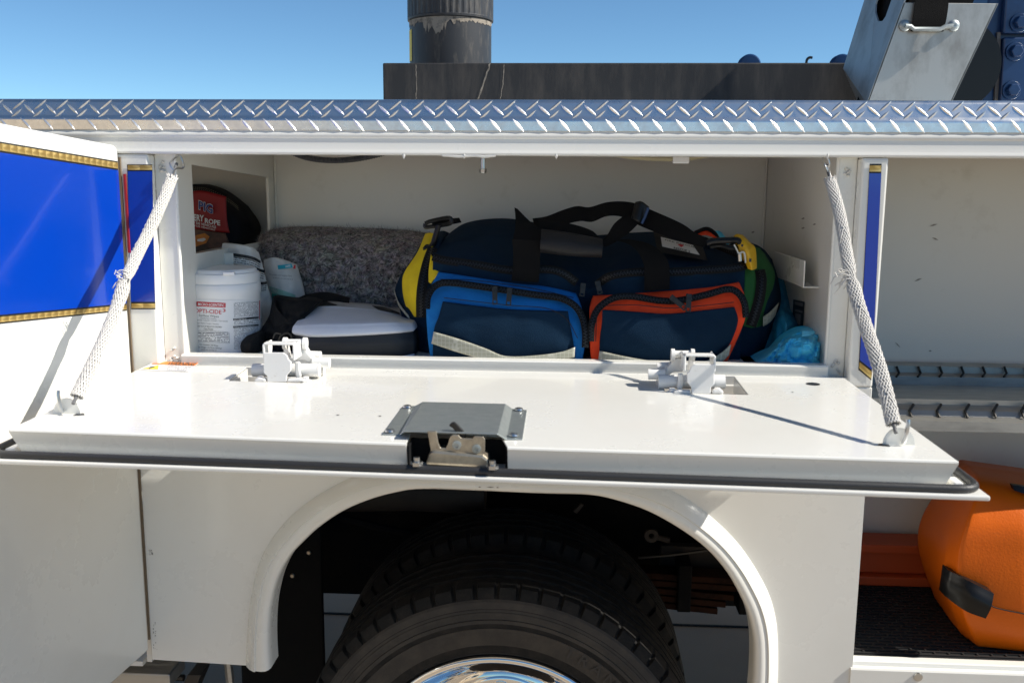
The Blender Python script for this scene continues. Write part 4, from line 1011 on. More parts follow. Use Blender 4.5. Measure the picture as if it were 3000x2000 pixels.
# =================================================================== things in the compartment
# ---- trauma bag
bag = empty('medical_bag', (P(1720, 1060, y=.2).x, .25, ZF))
tag(bag, 'large navy trauma bag with blue, red, yellow and green zipped pockets and shoulder strap', 'bag')
rows = [[(1310, 700, .43), (1360, 655, .43), (1480, 641, .43), (1620, 664, .43), (1720, 690, .43), (1830, 684, .43), (1960, 682, .43), (2080, 710, .43), (2155, 748, .43)],
        [(1288, 710, .32), (1345, 672, .33), (1485, 662, .33), (1625, 688, .32), (1720, 720, .31), (1830, 705, .33), (1960, 700, .33), (2088, 724, .32), (2170, 756, .31)],
        [(1274, 728, .21), (1335, 716, .22), (1492, 722, .22), (1628, 738, .21), (1720, 775, .20), (1825, 748, .22), (1960, 742, .22), (2090, 752, .21), (2178, 766, .20)],
        [(1268, 752, .135), (1335, 766, .125), (1500, 792, .120), (1628, 794, .120), (1720, 836, .135), (1810, 806, .120), (1960, 798, .120), (2090, 790, .125), (2182, 780, .135)],
        [(1268, 780, .128), (1335, 798, .116), (1500, 824, .112), (1628, 832, .112), (1720, 862, .128), (1810, 842, .112), (1960, 834, .112), (2090, 822, .116), (2182, 806, .128)],
        [(1262, 930, .125), (1335, 945, .112), (1500, 950, .11), (1628, 955, .11), (1720, 958, .130), (1810, 955, .11), (1960, 950, .11), (2090, 940, .112), (2178, 920, .125)],
        [(1268, 1085, .12), (1335, 1088, .11), (1500, 1090, .11), (1628, 1092, .11), (1720, 1094, .120), (1810, 1095, .11), (1960, 1097, .11), (2090, 1098, .112), (2165, 1098, .12)]]
relief('bag_body', rows, 'navy_fabric', bag, nu=90, nv=60, back=.45, wr=.004, ws=12, zmin=ZF)
# blue pocket
bp_rows = [[(1284, 798, .110), (1345, 806, .108), (1480, 827, .106), (1600, 840, .106), (1688, 860, .112)],
           [(1258, 848, .085), (1335, 836, .082), (1480, 856, .080), (1600, 868, .080), (1704, 905, .086)],
           [(1249, 900, .066), (1322, 888, .062), (1480, 902, .058), (1610, 914, .060), (1713, 958, .068)],
           [(1253, 985, .060), (1322, 985, .054), (1480, 990, .050), (1610, 998, .053), (1713, 1010, .062)],
           [(1266, 1085, .066), (1322, 1088, .060), (1480, 1092, .058), (1610, 1092, .060), (1700, 1090, .068)]]
pk = relief('side_pocket', bp_rows, 'blue_fabric', bag, nu=50, nv=40, back=.13, wr=.003, ws=16, seed=3, zmin=ZF); pk['label'] = 'blue zipped front pocket'
relief('pocket_panel', [[(1297, 884, .054), (1390, 896, .051), (1480, 906, .049), (1570, 910, .050), (1664, 912, .056)],
                        [(1286, 925, .053), (1380, 938, .045), (1480, 945, .043), (1575, 952, .045), (1672, 960, .054)],
                        [(1270, 975, .052), (1375, 985, .043), (1480, 998, .041), (1580, 1005, .043), (1682, 1018, .053)],
                        [(1268, 1085, .056), (1375, 1088, .049), (1480, 1090, .047), (1580, 1090, .049), (1690, 1088, .057)]], 'navy_fabric', pk, nu=40, nv=30, thick=.006, wr=.003, ws=9, seed=9, zmin=ZF)
relief('reflective_band', [[(1270, 972, .043), (1340, 992, .035), (1420, 1020, .032), (1480, 1043, .031), (1560, 1042, .032), (1640, 1032, .037), (1685, 1017, .043)],
                           [(1264, 1006, .043), (1335, 1030, .035), (1420, 1055, .032), (1480, 1075, .031), (1560, 1075, .032), (1640, 1060, .037), (1683, 1046, .043)]], 'reflective_band', pk, nu=40, nv=6, thick=.003)
zipper([(1250, 905, .050), (1254, 868, .058), (1275, 838, .068), (1312, 828, .070), (1400, 838, .068), (1560, 862, .066), (1640, 873, .068), (1683, 895, .066), (1706, 930, .060), (1715, 975, .050), (1714, 1018, .046)], pk, n=90)
zip_pull(1450, 848, .054, pk, .03); zip_pull(1493, 852, .054, pk, -.06)
# red pocket
rp_rows = [[(1738, 868, .112), (1850, 860, .106), (1960, 853, .106), (2080, 842, .108), (2166, 828, .112)],
           [(1728, 905, .086), (1850, 878, .080), (1960, 885, .080), (2085, 866, .082), (2182, 868, .086)],
           [(1728, 945, .066), (1850, 920, .060), (1960, 922, .058), (2085, 912, .062), (2186, 915, .070)],
           [(1730, 1035, .062), (1850, 1000, .053), (1960, 1002, .050), (2080, 985, .055), (2172, 965, .074)],
           [(1740, 1098, .068), (1850, 1098, .060), (1960, 1098, .058), (2060, 1098, .062), (2130, 1060, .084)]]
pk = relief('side_pocket', rp_rows, 'red_fabric', bag, nu=50, nv=40, back=.13, wr=.003, ws=16, seed=5, zmin=ZF); pk['label'] = 'red zipped front pocket'
relief('pocket_panel', [[(1765, 908, .056), (1860, 914, .050), (1960, 920, .047), (2060, 910, .050), (2152, 900, .060)],
                        [(1763, 950, .053), (1860, 955, .044), (1960, 955, .042), (2062, 952, .046), (2162, 940, .062)],
                        [(1757, 1000, .052), (1860, 1005, .042), (1960, 1010, .040), (2058, 1005, .045), (2142, 1000, .066)],
                        [(1755, 1098, .056), (1860, 1098, .050), (1960, 1098, .048), (2040, 1090, .053), (2105, 1055, .074)]], 'navy_fabric', pk, nu=40, nv=30, thick=.006, wr=.003, ws=9, seed=13, zmin=ZF)
relief('reflective_band', [[(1756, 1028, .043), (1830, 1044, .036), (1900, 1056, .033), (1985, 1066, .032), (2060, 1060, .036), (2110, 1036, .050), (2142, 1008, .060)],
                           [(1752, 1062, .043), (1830, 1076, .036), (1900, 1086, .033), (1985, 1094, .032), (2060, 1088, .036), (2108, 1066, .050), (2136, 1040, .060)]], 'reflective_band', pk, nu=40, nv=6, thick=.003)
zipper([(1731, 1000, .046), (1734, 950, .052), (1752, 905, .062), (1795, 874, .068), (1850, 868, .068), (1930, 880, .068), (1990, 880, .068), (2070, 863, .070), (2130, 847, .074), (2160, 856, .072), (2180, 885, .066), (2186, 930, .060)], pk, n=90)
zip_pull(1972, 874, .052, pk, .9, .028); zip_pull(2018, 870, .050, pk, -.05)
# top zipper
zp1 = zipper([(1268, 752, .126), (1300, 762, .118), (1400, 776, .112), (1500, 792, .110), (1600, 788, .110), (1650, 800, .112), (1690, 828, .118)], bag, w_=.016, n=70)
zp2 = zipper([(1750, 832, .118), (1790, 808, .112), (1860, 797, .110), (1960, 797, .110), (2090, 790, .114), (2165, 783, .122), (2184, 772, .135), (2180, 752, .16), (2140, 735, .20), (2090, 715, .25)], bag, w_=.016, n=80)
zip_pull(1708, 838, .108, bag, -.1, .018); zip_pull(1752, 832, .106, bag, .25, .018)
# stitched seam lines
mb = MB()
for path in ([(1290, 818, .078), (1400, 822, .076), (1560, 845, .074), (1680, 872, .080)], [(1300, 872, .050), (1480, 893, .046), (1600, 903, .047), (1660, 935, .05), (1692, 990, .052)], [(1775, 895, .052), (1860, 893, .049), (1960, 902, .045), (2060, 895, .048), (2150, 885, .058)], [(1748, 925, .056), (1745, 1000, .052)]):
    mb.tube([P(a, b, y=d) for a, b, d in crl(path, 40)], .0007, 4)
tag(mb.build('stitching', 'stitch', bag), kind='stuff')
# left end: navy bulge, yellow pocket, zip
relief('end_pocket', [[(1218, 745, .30), (1240, 700, .27), (1262, 690, .24), (1285, 700, .22)],
                      [(1172, 810, .24), (1205, 790, .20), (1240, 780, .17), (1280, 775, .15)],
                      [(1156, 860, .21), (1195, 860, .16), (1235, 860, .14), (1270, 860, .125)],
                      [(1170, 900, .21), (1200, 910, .16), (1235, 920, .14), (1262, 925, .125)],
                      [(1205, 1070, .21), (1225, 1080, .16), (1245, 1085, .14), (1265, 1085, .125)]], 'navy_fabric', bag, nu=30, nv=34, back=.42, wr=.003, seed=21, zmin=ZF)
yp = relief('end_pocket_panel', [[(1246, 684, .262), (1262, 682, .248), (1282, 690, .232)],
                            [(1222, 740, .205), (1240, 735, .185), (1262, 735, .170)],
                            [(1186, 795, .178), (1206, 800, .158), (1230, 808, .142)],
                            [(1178, 830, .170), (1200, 840, .145), (1226, 850, .130)],
                            [(1184, 880, .170), (1204, 888, .144), (1226, 895, .128)],
                            [(1200, 925, .172), (1214, 928, .150), (1228, 928, .134)]], 'yellow_fabric', bag, nu=16, nv=36, thick=.004, wr=.002, seed=2)
zipper([(1268, 725, .170), (1252, 770, .145), (1240, 820, .126), (1234, 870, .118), (1234, 930, .118)], yp, w_=.020, n=40)
relief('end_pocket_panel', [[(1262, 745, .150), (1275, 765, .14), (1288, 790, .128)], [(1256, 790, .132), (1268, 800, .125), (1282, 806, .118)], [(1255, 825, .126), (1262, 830, .122), (1270, 820, .118)]], 'yellow_fabric', bag, nu=10, nv=12, thick=.003)
relief('reflective_band', [[(1153, 842, .200), (1165, 880, .190), (1182, 906, .175), (1202, 928, .165)], [(1156, 862, .198), (1168, 896, .188), (1184, 918, .173), (1200, 936, .163)]], 'reflective_band', bag, nu=16, nv=4, thick=.002)
# right end: green pocket
relief('end_pocket', [[(2165, 745, .24), (2200, 715, .27), (2235, 728, .30), (2262, 760, .33)],
                      [(2172, 800, .155), (2212, 775, .18), (2255, 785, .22), (2280, 820, .27)],
                      [(2175, 870, .135), (2220, 860, .155), (2262, 870, .19), (2288, 880, .25)],
                      [(2172, 950, .135), (2215, 955, .155), (2255, 950, .19), (2272, 945, .25)],
                      [(2160, 1090, .14), (2190, 1090, .16), (2220, 1085, .20), (2240, 1070, .25)]], 'navy_fabric', bag, nu=30, nv=34, back=.42, wr=.003, seed=31, zmin=ZF)
gp = relief('end_pocket_panel', [[(2176, 790, .148), (2198, 735, .20), (2220, 724, .245), (2242, 745, .27)],
                            [(2178, 800, .140), (2212, 785, .155), (2245, 780, .19), (2270, 800, .225)],
                            [(2180, 850, .126), (2214, 845, .138), (2245, 850, .165), (2262, 855, .195)],
                            [(2180, 900, .124), (2210, 905, .136), (2235, 908, .160), (2250, 905, .185)],
                            [(2178, 955, .124), (2200, 960, .134), (2222, 958, .155), (2240, 950, .175)]], 'green_fabric', bag, nu=20, nv=36, thick=.004, wr=.004, seed=4)
zipper([(2226, 790, .150), (2231, 820, .138), (2226, 870, .130), (2212, 920, .126), (2200, 955, .124)], gp, w_=.020, n=36)
relief('reflective_band', [[(2236, 928, .150), (2258, 912, .165), (2282, 886, .19)], [(2236, 956, .150), (2256, 944, .165), (2272, 924, .185)]], 'reflective_band', bag, nu=12, nv=4, thick=.002)
# carry handles, shoulder strap
ribbon('carry_handle', [(1500, 700, .100), (1503, 740, .098), (1502, 790, .092), (1498, 822, .092)], [(1584, 704, .100), (1583, 745, .098), (1581, 795, .092), (1578, 828, .092)], 'webbing_black', bag, 20)
ribbon('carry_handle', [(1507, 608, .15), (1510, 640, .135), (1508, 675, .115), (1502, 702, .101)], [(1516, 612, .15), (1552, 648, .14), (1584, 672, .12), (1584, 706, .101)], 'webbing_black', bag, 16, wr=.003)
relief('handle_grip', [[(1586, 673, .10), (1640, 680, .09), (1700, 690, .09), (1766, 702, .10)], [(1584, 700, .078), (1640, 708, .072), (1700, 715, .072), (1766, 722, .078)], [(1582, 728, .078), (1640, 738, .072), (1700, 744, .072), (1764, 745, .078)], [(1583, 740, .10), (1640, 747, .09), (1700, 752, .09), (1762, 755, .10)]], 'leather_black', bag, nu=30, nv=12, back=.125, wr=.002, angle=60)
ribbon('carry_handle', [(1795, 703, .14), (1838, 714, .13), (1868, 738, .115), (1886, 780, .100), (1888, 852, .090)], [(1842, 700, .15), (1895, 712, .14), (1935, 736, .12), (1960, 775, .102), (1962, 848, .090)], 'webbing_black', bag, 30)
ribbon('shoulder_strap', [(1560, 640, .20), (1600, 634, .20), (1650, 615, .20), (1690, 604, .21), (1727, 607, .21), (1776, 593, .21), (1822, 590, .21), (1864, 596, .20), (1899, 611, .19), (1994, 653, .16), (2038, 682, .14), (2080, 700, .13)],
       [(1572, 690, .17), (1610, 686, .17), (1660, 658, .18), (1700, 648, .19), (1735, 650, .19), (1776, 634, .19), (1815, 634, .19), (1850, 648, .18), (1880, 664, .17), (1970, 700, .145), (2020, 714, .13), (2060, 724, .12)], 'webbing_black', bag, 60, wr=.002)
ribbon('shoulder_strap', [(1575, 640, .17), (1640, 650, .17), (1690, 660, .17), (1735, 676, .16), (1768, 700, .15), (1800, 655, .16), (1835, 628, .17), (1868, 612, .17)], [(1580, 680, .15), (1640, 678, .15), (1690, 688, .15), (1735, 705, .14), (1775, 722, .14), (1832, 690, .145), (1862, 664, .155), (1882, 640, .16)], 'webbing_black', bag, 40, wr=.002, seed=8)
q0, q1 = (1868, 594), (1896, 606)
relief('strap_buckle', [[(1862, 592, .165), (1880, 590, .16), (1902, 606, .165)], [(1850, 640, .155), (1868, 650, .15), (1884, 656, .155)]], 'latch_black', bag, nu=8, nv=10, thick=.010)
MB().tube([P(a, b, y=.150) for a, b in ((1899, 609), (1890, 635), (1880, 655))], .0028, 6).build('strap_buckle', 'crane_blue', bag, smooth=True)
# card window
card_m = lambda px, py: P(px, py, y=.150+(760-py)*.0012)
cm2 = lambda px, py: P(px, py, y=.147+(760-py)*.0012); cm3 = lambda px, py: P(px, py, y=.1455+(760-py)*.0012)
cw = patch([(1914, 678), (2052, 706), (2074, 764), (1926, 738)], card_m, 'leather_black', 'card_window', bag)
patch([(1936, 694), (2030, 718), (2050, 747), (1940, 722)], cm2, 'paper_white', 'name_card', cw)
lettering('RESCUE 2', (1974, 729), (2022, 740), 6, cm3, 'print_black', 'lettering', cw, bold=.02)
lettering('FIRE RESCUE', (1948, 704), (2036, 726), 3.5, cm3, 'print_black', 'lettering', cw, bold=.015)
polypatch([(1984, 715), (1997, 716), (2004, 719), (1996, 724)], cm3, 'label_red', 'crest', cw)
# clips
mb = MB(); 
for pth in ([(1246, 655), (1246, 665), (1262, 664), (1316, 656), (1322, 645), (1312, 638), (1262, 648), (1246, 655)],):
    mb.tube([P(a, b, y=.20) for a, b in crl(pth, 30)], .0042, 8)
mb.tube([P(a, b, y=.19) for a, b in crl([(1285, 660), (1276, 690), (1266, 718), (1250, 728), (1242, 726)], 16)], .0055, 8)
mb.tube([P(a, b, y=.19) for a, b in crl([(1240, 728), (1250, 718), (1262, 722), (1252, 732), (1240, 728)], 16)], .0018, 6)
mb.build('strap_clip', 'latch_black', bag, smooth=True)
ribbon('shoulder_strap', [(1262, 648, .20), (1290, 643, .21), (1345, 638, .23)], [(1270, 666, .20), (1310, 660, .21), (1352, 652, .23)], 'webbing_black', bag, 12)
mb = MB(); mb.tube([P(a, b, y=.13) for a, b in crl([(2070, 712), (2090, 706), (2130, 704), (2160, 704), (2172, 716)], 16)], .006, 8); mb.tube([P(a, b, y=.14) for a, b in crl([(2080, 722), (2110, 718), (2140, 726), (2162, 724)], 12)], .005, 8); mb.build('strap_clip', 'latch_black', bag, smooth=True)
relief('top_pouch', [[(2040, 680, .30), (2070, 671, .30), (2100, 690, .30)], [(2050, 690, .26), (2072, 690, .25), (2104, 702, .26)]], 'red_fabric', bag, nu=12, nv=8, back=.34)
MB().tube([P(a, b, y=.285) for a, b in crl([(2036, 682), (2068, 670), (2090, 680), (2106, 702)], 16)], .004, 6).build('top_pouch_trim', 'zip_black', bag, smooth=True)

# ---- yellow alarm clipped to the bag
al = empty('personal_alarm', P(2195, 790, y=.12)); tag(al, 'yellow plastic personal alarm clipped to the end of the trauma bag', 'alarm')
relief('alarm_body', [[(2150, 692, .150), (2162, 686, .145), (2176, 688, .150)], [(2160, 712, .130), (2180, 705, .125), (2200, 712, .135)], [(2170, 735, .122), (2190, 728, .115), (2213, 726, .130)], [(2184, 765, .120), (2200, 765, .113), (2217, 765, .128)], [(2192, 788, .122), (2204, 791, .118), (2217, 786, .128)]], 'alarm_yellow', al, nu=18, nv=26, back=.155, angle=50)
for q in ([(2195, 757), (2202, 758), (2201, 768), (2194, 767)], [(2172, 714), (2178, 717), (2176, 724), (2171, 721)]):
    patch(q, lambda a, b: P(a, b, y=.111), 'print_black', 'alarm_button', al, 1, 1)
mb = MB(); mb.tube([P(a, b, y=.115) for a, b in crl([(2150, 716), (2160, 735), (2164, 742), (2176, 738), (2182, 745), (2184, 770)], 24)], .0022, 6); mb.tube([P(a, b, y=.12) for a, b in ((2166, 740), (2168, 765))], .004, 8); mb.build('alarm_clip', 'steel_bolt', al, smooth=True)

# ---- disinfectant wipes tub
TC = (P(557, 920, y=.16).x+P(762, 920, y=.16).x)/2; TRr = (P(762, 920, y=.16).x-P(557, 920, y=.16).x)/2
TCY = .16
tub = empty('wipes_tub', (TC, TCY, ZF)); tag(tub, 'round white tub of disinfectant wipes with red and white label', 'tub')
zl = lambda py: P(660, py, y=TCY-TRr).z
z0 = ZF+.0005; zA, zB = zl(837), zl(833)
MB().lathe([(TRr*.93, z0), (TRr*.985, z0+.003), (TRr*.985, zl(872)), (TRr*1.0, zl(868)), (TRr*1.0, zA-.002), (TRr*.985, zA), (TRr*.95, zA+.0015)], (TC, TCY, 0), n=64).build('tub_body', 'wipes_white', tub, smooth=True, angle=35)
zt3 = zl(807)
MB().lathe([(TRr*.95, zA), (TRr*.975, zB-.001), (TRr*.985, zB+.002), (TRr*.985, zt3-.004), (TRr*.965, zt3), (TRr*.92, zt3+.0015), (TRr*.90, zt3+.006), (TRr*.86, zt3+.0085), (TRr*.3, zt3+.009), (TRr*.001, zt3+.009)], (TC, TCY, 0), n=64).build('lid', 'wipes_white', tub, smooth=True, angle=30)
q = P(680, 806, y=.11); MB().box(q.x-.011, q.x+.011, TCY-TRr*.97, TCY-TRr*.86, zt3+.0005, zt3+.0065).build('lid_tab', 'wipes_white', tub, bevel=.001)
def cyl(k):
    rr = TRr*.985+k
    def f(px, py):
        d = ray(px, py); ox, oy = CAM[0]-TC, CAM[1]-TCY
        a = d[0]**2+d[1]**2; b = 2*(ox*d[0]+oy*d[1]); c = ox*ox+oy*oy-rr*rr; disc = b*b-4*a*c
        if disc <= 0: disc = 0
        t = (-b-math.sqrt(disc))/(2*a); q = CAM+d*t
        return Vector(q)
    return f
c1, c2, c3 = cyl(.0005), cyl(.0009), cyl(.0013)
lab = patch([(559.5, 876), (760, 880), (760, 1034), (560, 1034)], c1, 'label_white', 'label', tub, 40, 4)
patch([(576, 883), (661, 887.5), (661, 901), (574, 897)], c2, 'label_red', 'logo_panel', lab, 16, 2)
lettering('MICRO-SCIENTIFIC', (580, 894.5), (657.5, 898), 7.5, c3, 'label_white', 'lettering', lab, bold=.02)
lettering('OPTI-CIDE', (570, 915), (649, 920), 11.5, c2, 'label_red', 'lettering', lab, bold=.012)
lettering('3', (652, 913.5), (661, 914), 9, c2, 'label_red', 'lettering', lab, bold=.012)
lettering('Surface Wipes', (582.5, 926), (641, 930), 6, c2, 'print_black', 'lettering', lab)
lettering('Disinfectant Cleaner', (588, 933), (634, 935.5), 4, c2, 'print_grey', 'lettering', lab)
lettering('\u2022 Bactericidal / Fungicidal / Virucidal* / Tuberculocidal', (568, 938), (667, 943), 4.2, c2, 'print_grey', 'lettering', lab)
lettering('\u2022 Hospital / Medical / Surgical / Veterinary', (568, 947), (641, 951), 4.2, c2, 'print_grey', 'lettering', lab)
lettering('KEEP OUT OF REACH OF CHILDREN', (578, 957), (649, 960), 4.2, c2, 'print_black', 'lettering', lab, bold=.004)
lettering('CAUTION', (597, 966), (624, 967.5), 5.5, c2, 'print_black', 'lettering', lab, bold=.004)
lettering('See left panel for First Aid and additional Precautionary Statements.', (567, 968.5), (669, 973.5), 2.8, c2, 'print_black', 'lettering', lab)
patch([(567, 972.5), (672.5, 975.5), (672.5, 1005.5), (566, 1000)], c2, 'print_grey', 'table_border', lab, 16, 2)
patch([(567.8, 973.3), (671.7, 976.3), (671.7, 1004.6), (566.8, 999.2)], c3, 'fine_print', 'fine_print', lab, 16, 2, uvn=(16, 6))
lettering('Net Contents: 100 Wipes', (585, 1010), (639, 1014), 4.2, c2, 'print_black', 'lettering', lab)
lettering('Net Weight: 1 lb 7.8 oz. (676.6 g)', (579, 1018), (649, 1022), 4.2, c2, 'print_black', 'lettering', lab)
lettering('ORDER NO.: OCW06-100', (589, 1025), (634, 1028), 3.2, c2, 'print_black', 'lettering', lab)
patch([(685, 887), (758, 883), (757, 926), (685, 930)], c2, 'fine_print', 'fine_print', lab, 16, 2, uvn=(26, 14))
patch([(683, 933), (758, 927), (758, 931.5), (683, 938.5)], c2, 'print_black', 'heading_bar', lab, 16, 2)
patch([(685, 938), (758, 932), (757, 948), (685, 953)], c2, 'fine_print', 'fine_print', lab, 16, 2, uvn=(26, 4))
patch([(683, 955), (758, 949), (758, 954), (683, 960.5)], c2, 'print_black', 'heading_bar', lab, 16, 2)
patch([(685, 961), (757, 955), (752, 1020), (685, 1024)], c2, 'fine_print', 'fine_print', lab, 16, 2, uvn=(26, 20))
lettering('DIRECTIONS FOR USE', (686, 937.3), (722, 934.6), 3, c3, 'label_white', 'lettering', lab)
lettering('HOSPITAL AND GENERAL DISINFECTION', (686, 959.3), (745, 954.6), 3, c3, 'label_white', 'lettering', lab)
polypatch([(556.8, 874), (561, 878), (559.5, 905), (561, 935), (565.5, 970), (564.5, 1015), (558.5, 1017), (557.5, 960)], c2, 'label_red', 'label_swoosh', lab)
polypatch([(759.5, 881), (761.5, 880), (761.5, 935), (759.5, 938)], c2, 'label_red', 'label_swoosh', lab)
mb = MB()
mb.add([c3(a, b) for a, b in ((571, 897), (575, 888), (577, 886), (576, 897))], [(0, 1, 2, 3)]); mb.build('logo_mark', 'print_black', lab)

# ---- paper respirator box/bag behind the tub
pbm = empty('paper_bag', P(710, 1030, y=.24)); tag(pbm, 'crumpled white paper packet printed with black warning bands', 'packet')
def pm(d0): return lambda px, py: P(px, py, y=d0)
pb_rows = [[(652, 713, .270), (690, 716, .255), (730, 724, .255), (752, 741, .275)], [(645, 750, .268), (690, 755, .252), (735, 762, .252), (766, 790, .275)], [(638, 790, .262), (690, 797, .246), (740, 808, .246), (778, 840, .27)], [(640, 880, .262), (700, 885, .246), (755, 892, .248), (792, 900, .27)], [(650, 1040, .262), (710, 1040, .25), (760, 1042, .25), (790, 1044, .27)]]
relief('packet_body', pb_rows, 'paper_white', pbm, nu=40, nv=50, thick=.014, wr=.0045, ws=38, seed=6, zmin=ZF, angle=60)
def pband(e1, e2, m_, nm, par, d=.006, uvn=None):
    return relief(nm, [[(a, b, c-d) for a, b, c in e1], [(a, b, c-d) for a, b, c in e2]], m_, par, nu=20, nv=4, uvn=uvn)
for k, (l, r_, yl, yr) in enumerate(((648, 764, 738, 772), (641, 776, 770, 800), (700, 783, 812, 832))):
    e1 = [(l, yl, .262), (l+(r_-l)*.45, yl+6, .246), (l+(r_-l)*.8, yl+14, .250), (r_, yr-8, .270)]
    e2 = [(a-1, b+8, c) for a, b, c in e1]
    pband(e1, e2, 'print_black', 'warning_band', pbm)
    e1 = [(a-1, b+11, c) for a, b, c in e1]; e2 = [(a-3, b+18, c) for a, b, c in e1]
    pband(e1, e2, 'fine_print_paper', 'fine_print', pbm, uvn=(40, 3))
# ---- N95 mask packet
mk = empty('mask_packet', P(830, 900, y=.30)); tag(mk, 'white and teal packet of respirator masks leaning on the grey blanket', 'packet')
mk_rows = [[(772, 762, .33), (800, 755, .315), (835, 765, .315), (864, 776, .33)], [(776, 800, .315), (810, 800, .295), (845, 805, .295), (878, 820, .32)], [(785, 850, .31), (815, 852, .288), (850, 860, .288), (888, 868, .315)], [(798, 900, .31), (825, 910, .29), (850, 915, .29), (880, 900, .315)], [(810, 1040, .31), (830, 1040, .30), (850, 1040, .30), (880, 1040, .315)]]
relief('packet_body', mk_rows, 'paper_white', mk, nu=30, nv=30, thick=.014, wr=.0045, ws=36, seed=16, zmin=ZF, angle=60)
pband([(813, 777, .297), (835, 775, .296), (854, 772, .300)], [(815, 789, .297), (837, 787, .296), (858, 784, .300)], 'mask_cyan', 'teal_badge', mk)
lettering('N95', (837, 784), (851, 781), 6, lambda a, b: P(a, b, y=.286), 'label_white', 'lettering', mk, bold=.02)
lettering('Respirator and Surgical Mask', (790, 806), (855, 811), 5, lambda a, b: P(a, b, y=.283), 'print_grey', 'lettering', mk)
lettering('protection aux soins de sant\u00e9', (800, 815), (858, 820), 4.5, lambda a, b: P(a, b, y=.283), 'print_grey', 'lettering', mk)
pband([(788, 838, .306), (820, 848, .288), (850, 858, .288), (866, 864, .298)], [(796, 858, .306), (825, 865, .287), (850, 874, .287), (864, 880, .298)], 'mask_green', 'green_band', mk)
pband([(796, 859, .306), (825, 866, .287), (850, 875, .287), (864, 881, .298)], [(800, 900, .306), (825, 905, .288), (850, 910, .288), (864, 905, .298)], 'mask_teal', 'teal_band', mk)
lettering('1860', (793, 853), (813, 856), 11, lambda a, b: P(a, b, y=.279), 'print_grey', 'lettering', mk)
polypatch([(862, 776), (866, 776), (866, 788), (858, 786)], lambda a, b: P(a, b, y=.292), 'label_red', 'red_mark', mk)

# ---- grey felt blanket
bk_ = empty('moving_blanket', P(1010, 1030, y=.42)); tag(bk_, 'folded grey felt moving blanket with flecked coloured fibres behind the white case', 'blanket')
bl_rows = [[(765, 700, .52), (800, 672, .52), (900, 664, .52), (1050, 668, .52), (1180, 674, .52), (1290, 690, .52)],
           [(752, 720, .45), (800, 690, .45), (900, 684, .45), (1050, 690, .45), (1180, 696, .45), (1290, 710, .45)],
           [(755, 760, .40), (810, 745, .385), (900, 740, .385), (1050, 745, .385), (1180, 750, .385), (1290, 760, .385)],
           [(770, 830, .37), (830, 830, .36), (920, 830, .36), (1060, 835, .36), (1180, 840, .36), (1290, 845, .36)],
           [(790, 930, .37), (840, 930, .36), (930, 930, .36), (1060, 930, .36), (1180, 930, .36), (1290, 930, .36)],
           [(800, 1050, .37), (860, 1050, .36), (930, 1050, .36), (1060, 1050, .36), (1180, 1050, .36), (1290, 1050, .36)]]
bo = relief('blanket_fold', bl_rows, 'felt_blanket', bk_, nu=150, nv=110, back=.53, wr=.014, ws=40, seed=1, zmin=ZF)
# loose fibres standing off the felt
me = bo.data; NV = 150*110; mb = MB()
for k in range(9500):
    i = random.randrange(NV); p = Vector(me.vertices[i].co); n_ = me.vertices[i].normal
    if n_.y > 0: n_ = -n_
    t = Vector((random.gauss(0, 1), random.gauss(0, .6), random.gauss(0, .6))).normalized(); L_ = random.uniform(.004, .014); w_ = .00036
    a = p+n_*.0006; b_ = a+t*L_*.5+n_*random.uniform(.0005, .004); c_ = a+t*L_+n_*random.uniform(0, .003)+Vector((0, 0, random.gauss(0, .002)))
    s_ = t.cross(n_).normalized()*w_
    mb.add([a-s_, a+s_, b_+s_, b_-s_, c_], [(0, 1, 2, 3), (3, 2, 4)])
fb = mb.build('loose_fibre', 'fibre' if 'fibre' in MATS else 'paper_white', bk_); fb['kind'] = 'stuff'
fm = mat('fibre', (.62, .55, .51), .9, var=1, vscale=70, vcol=(.12, .10, .11), vlo=.35, vhi=.6); fb.data.materials[0] = fm

# ---- white-lidded case (defibrillator)
ae = empty('defibrillator_case', P(1035, 1040, y=.16)); tag(ae, 'dark grey case with a domed white lid in front of the blanket', 'case')
relief('case_base', [[(860, 978, .115), (900, 985, .09), (1030, 982, .085), (1150, 975, .09), (1213, 968, .115)], [(856, 1010, .105), (900, 1015, .085), (1030, 1015, .08), (1150, 1012, .085), (1216, 1005, .105)], [(862, 1068, .11), (905, 1070, .09), (1030, 1072, .085), (1150, 1072, .09), (1214, 1070, .11)]], 'aed_dark', ae, nu=40, nv=16, back=.34, zmin=ZF)
relief('case_lid', [[(918, 888, .30), (965, 888, .30), (1030, 891, .30), (1090, 896, .30), (1138, 906, .30)],
                    [(907, 897, .225), (960, 897, .22), (1030, 901, .22), (1100, 908, .22), (1166, 921, .23)],
                    [(903, 902, .210), (955, 903, .205), (1030, 906, .205), (1105, 913, .205), (1172, 926, .215)],
                    [(866, 946, .120), (935, 942, .108), (1030, 941, .106), (1135, 939, .108), (1202, 942, .13)],
                    [(857, 960, .105), (925, 958, .090), (1030, 957, .087), (1145, 952, .090), (1210, 952, .115)],
                    [(856, 974, .100), (920, 979, .082), (1030, 977, .079), (1150, 970, .082), (1213, 965, .11)],
                    [(864, 981, .104), (920, 987, .086), (1030, 984, .083), (1150, 977, .086), (1211, 971, .114)]], 'aed_white', ae, nu=60, nv=60, back=.33)
relief('carry_clip', [[(906, 884, .255), (940, 880, .25), (984, 893, .25)], [(902, 905, .215), (935, 893, .225), (986, 898, .235)], [(900, 920, .195), (920, 908, .205), (940, 898, .225)]], 'aed_dark', ae, nu=14, nv=10, thick=.006)
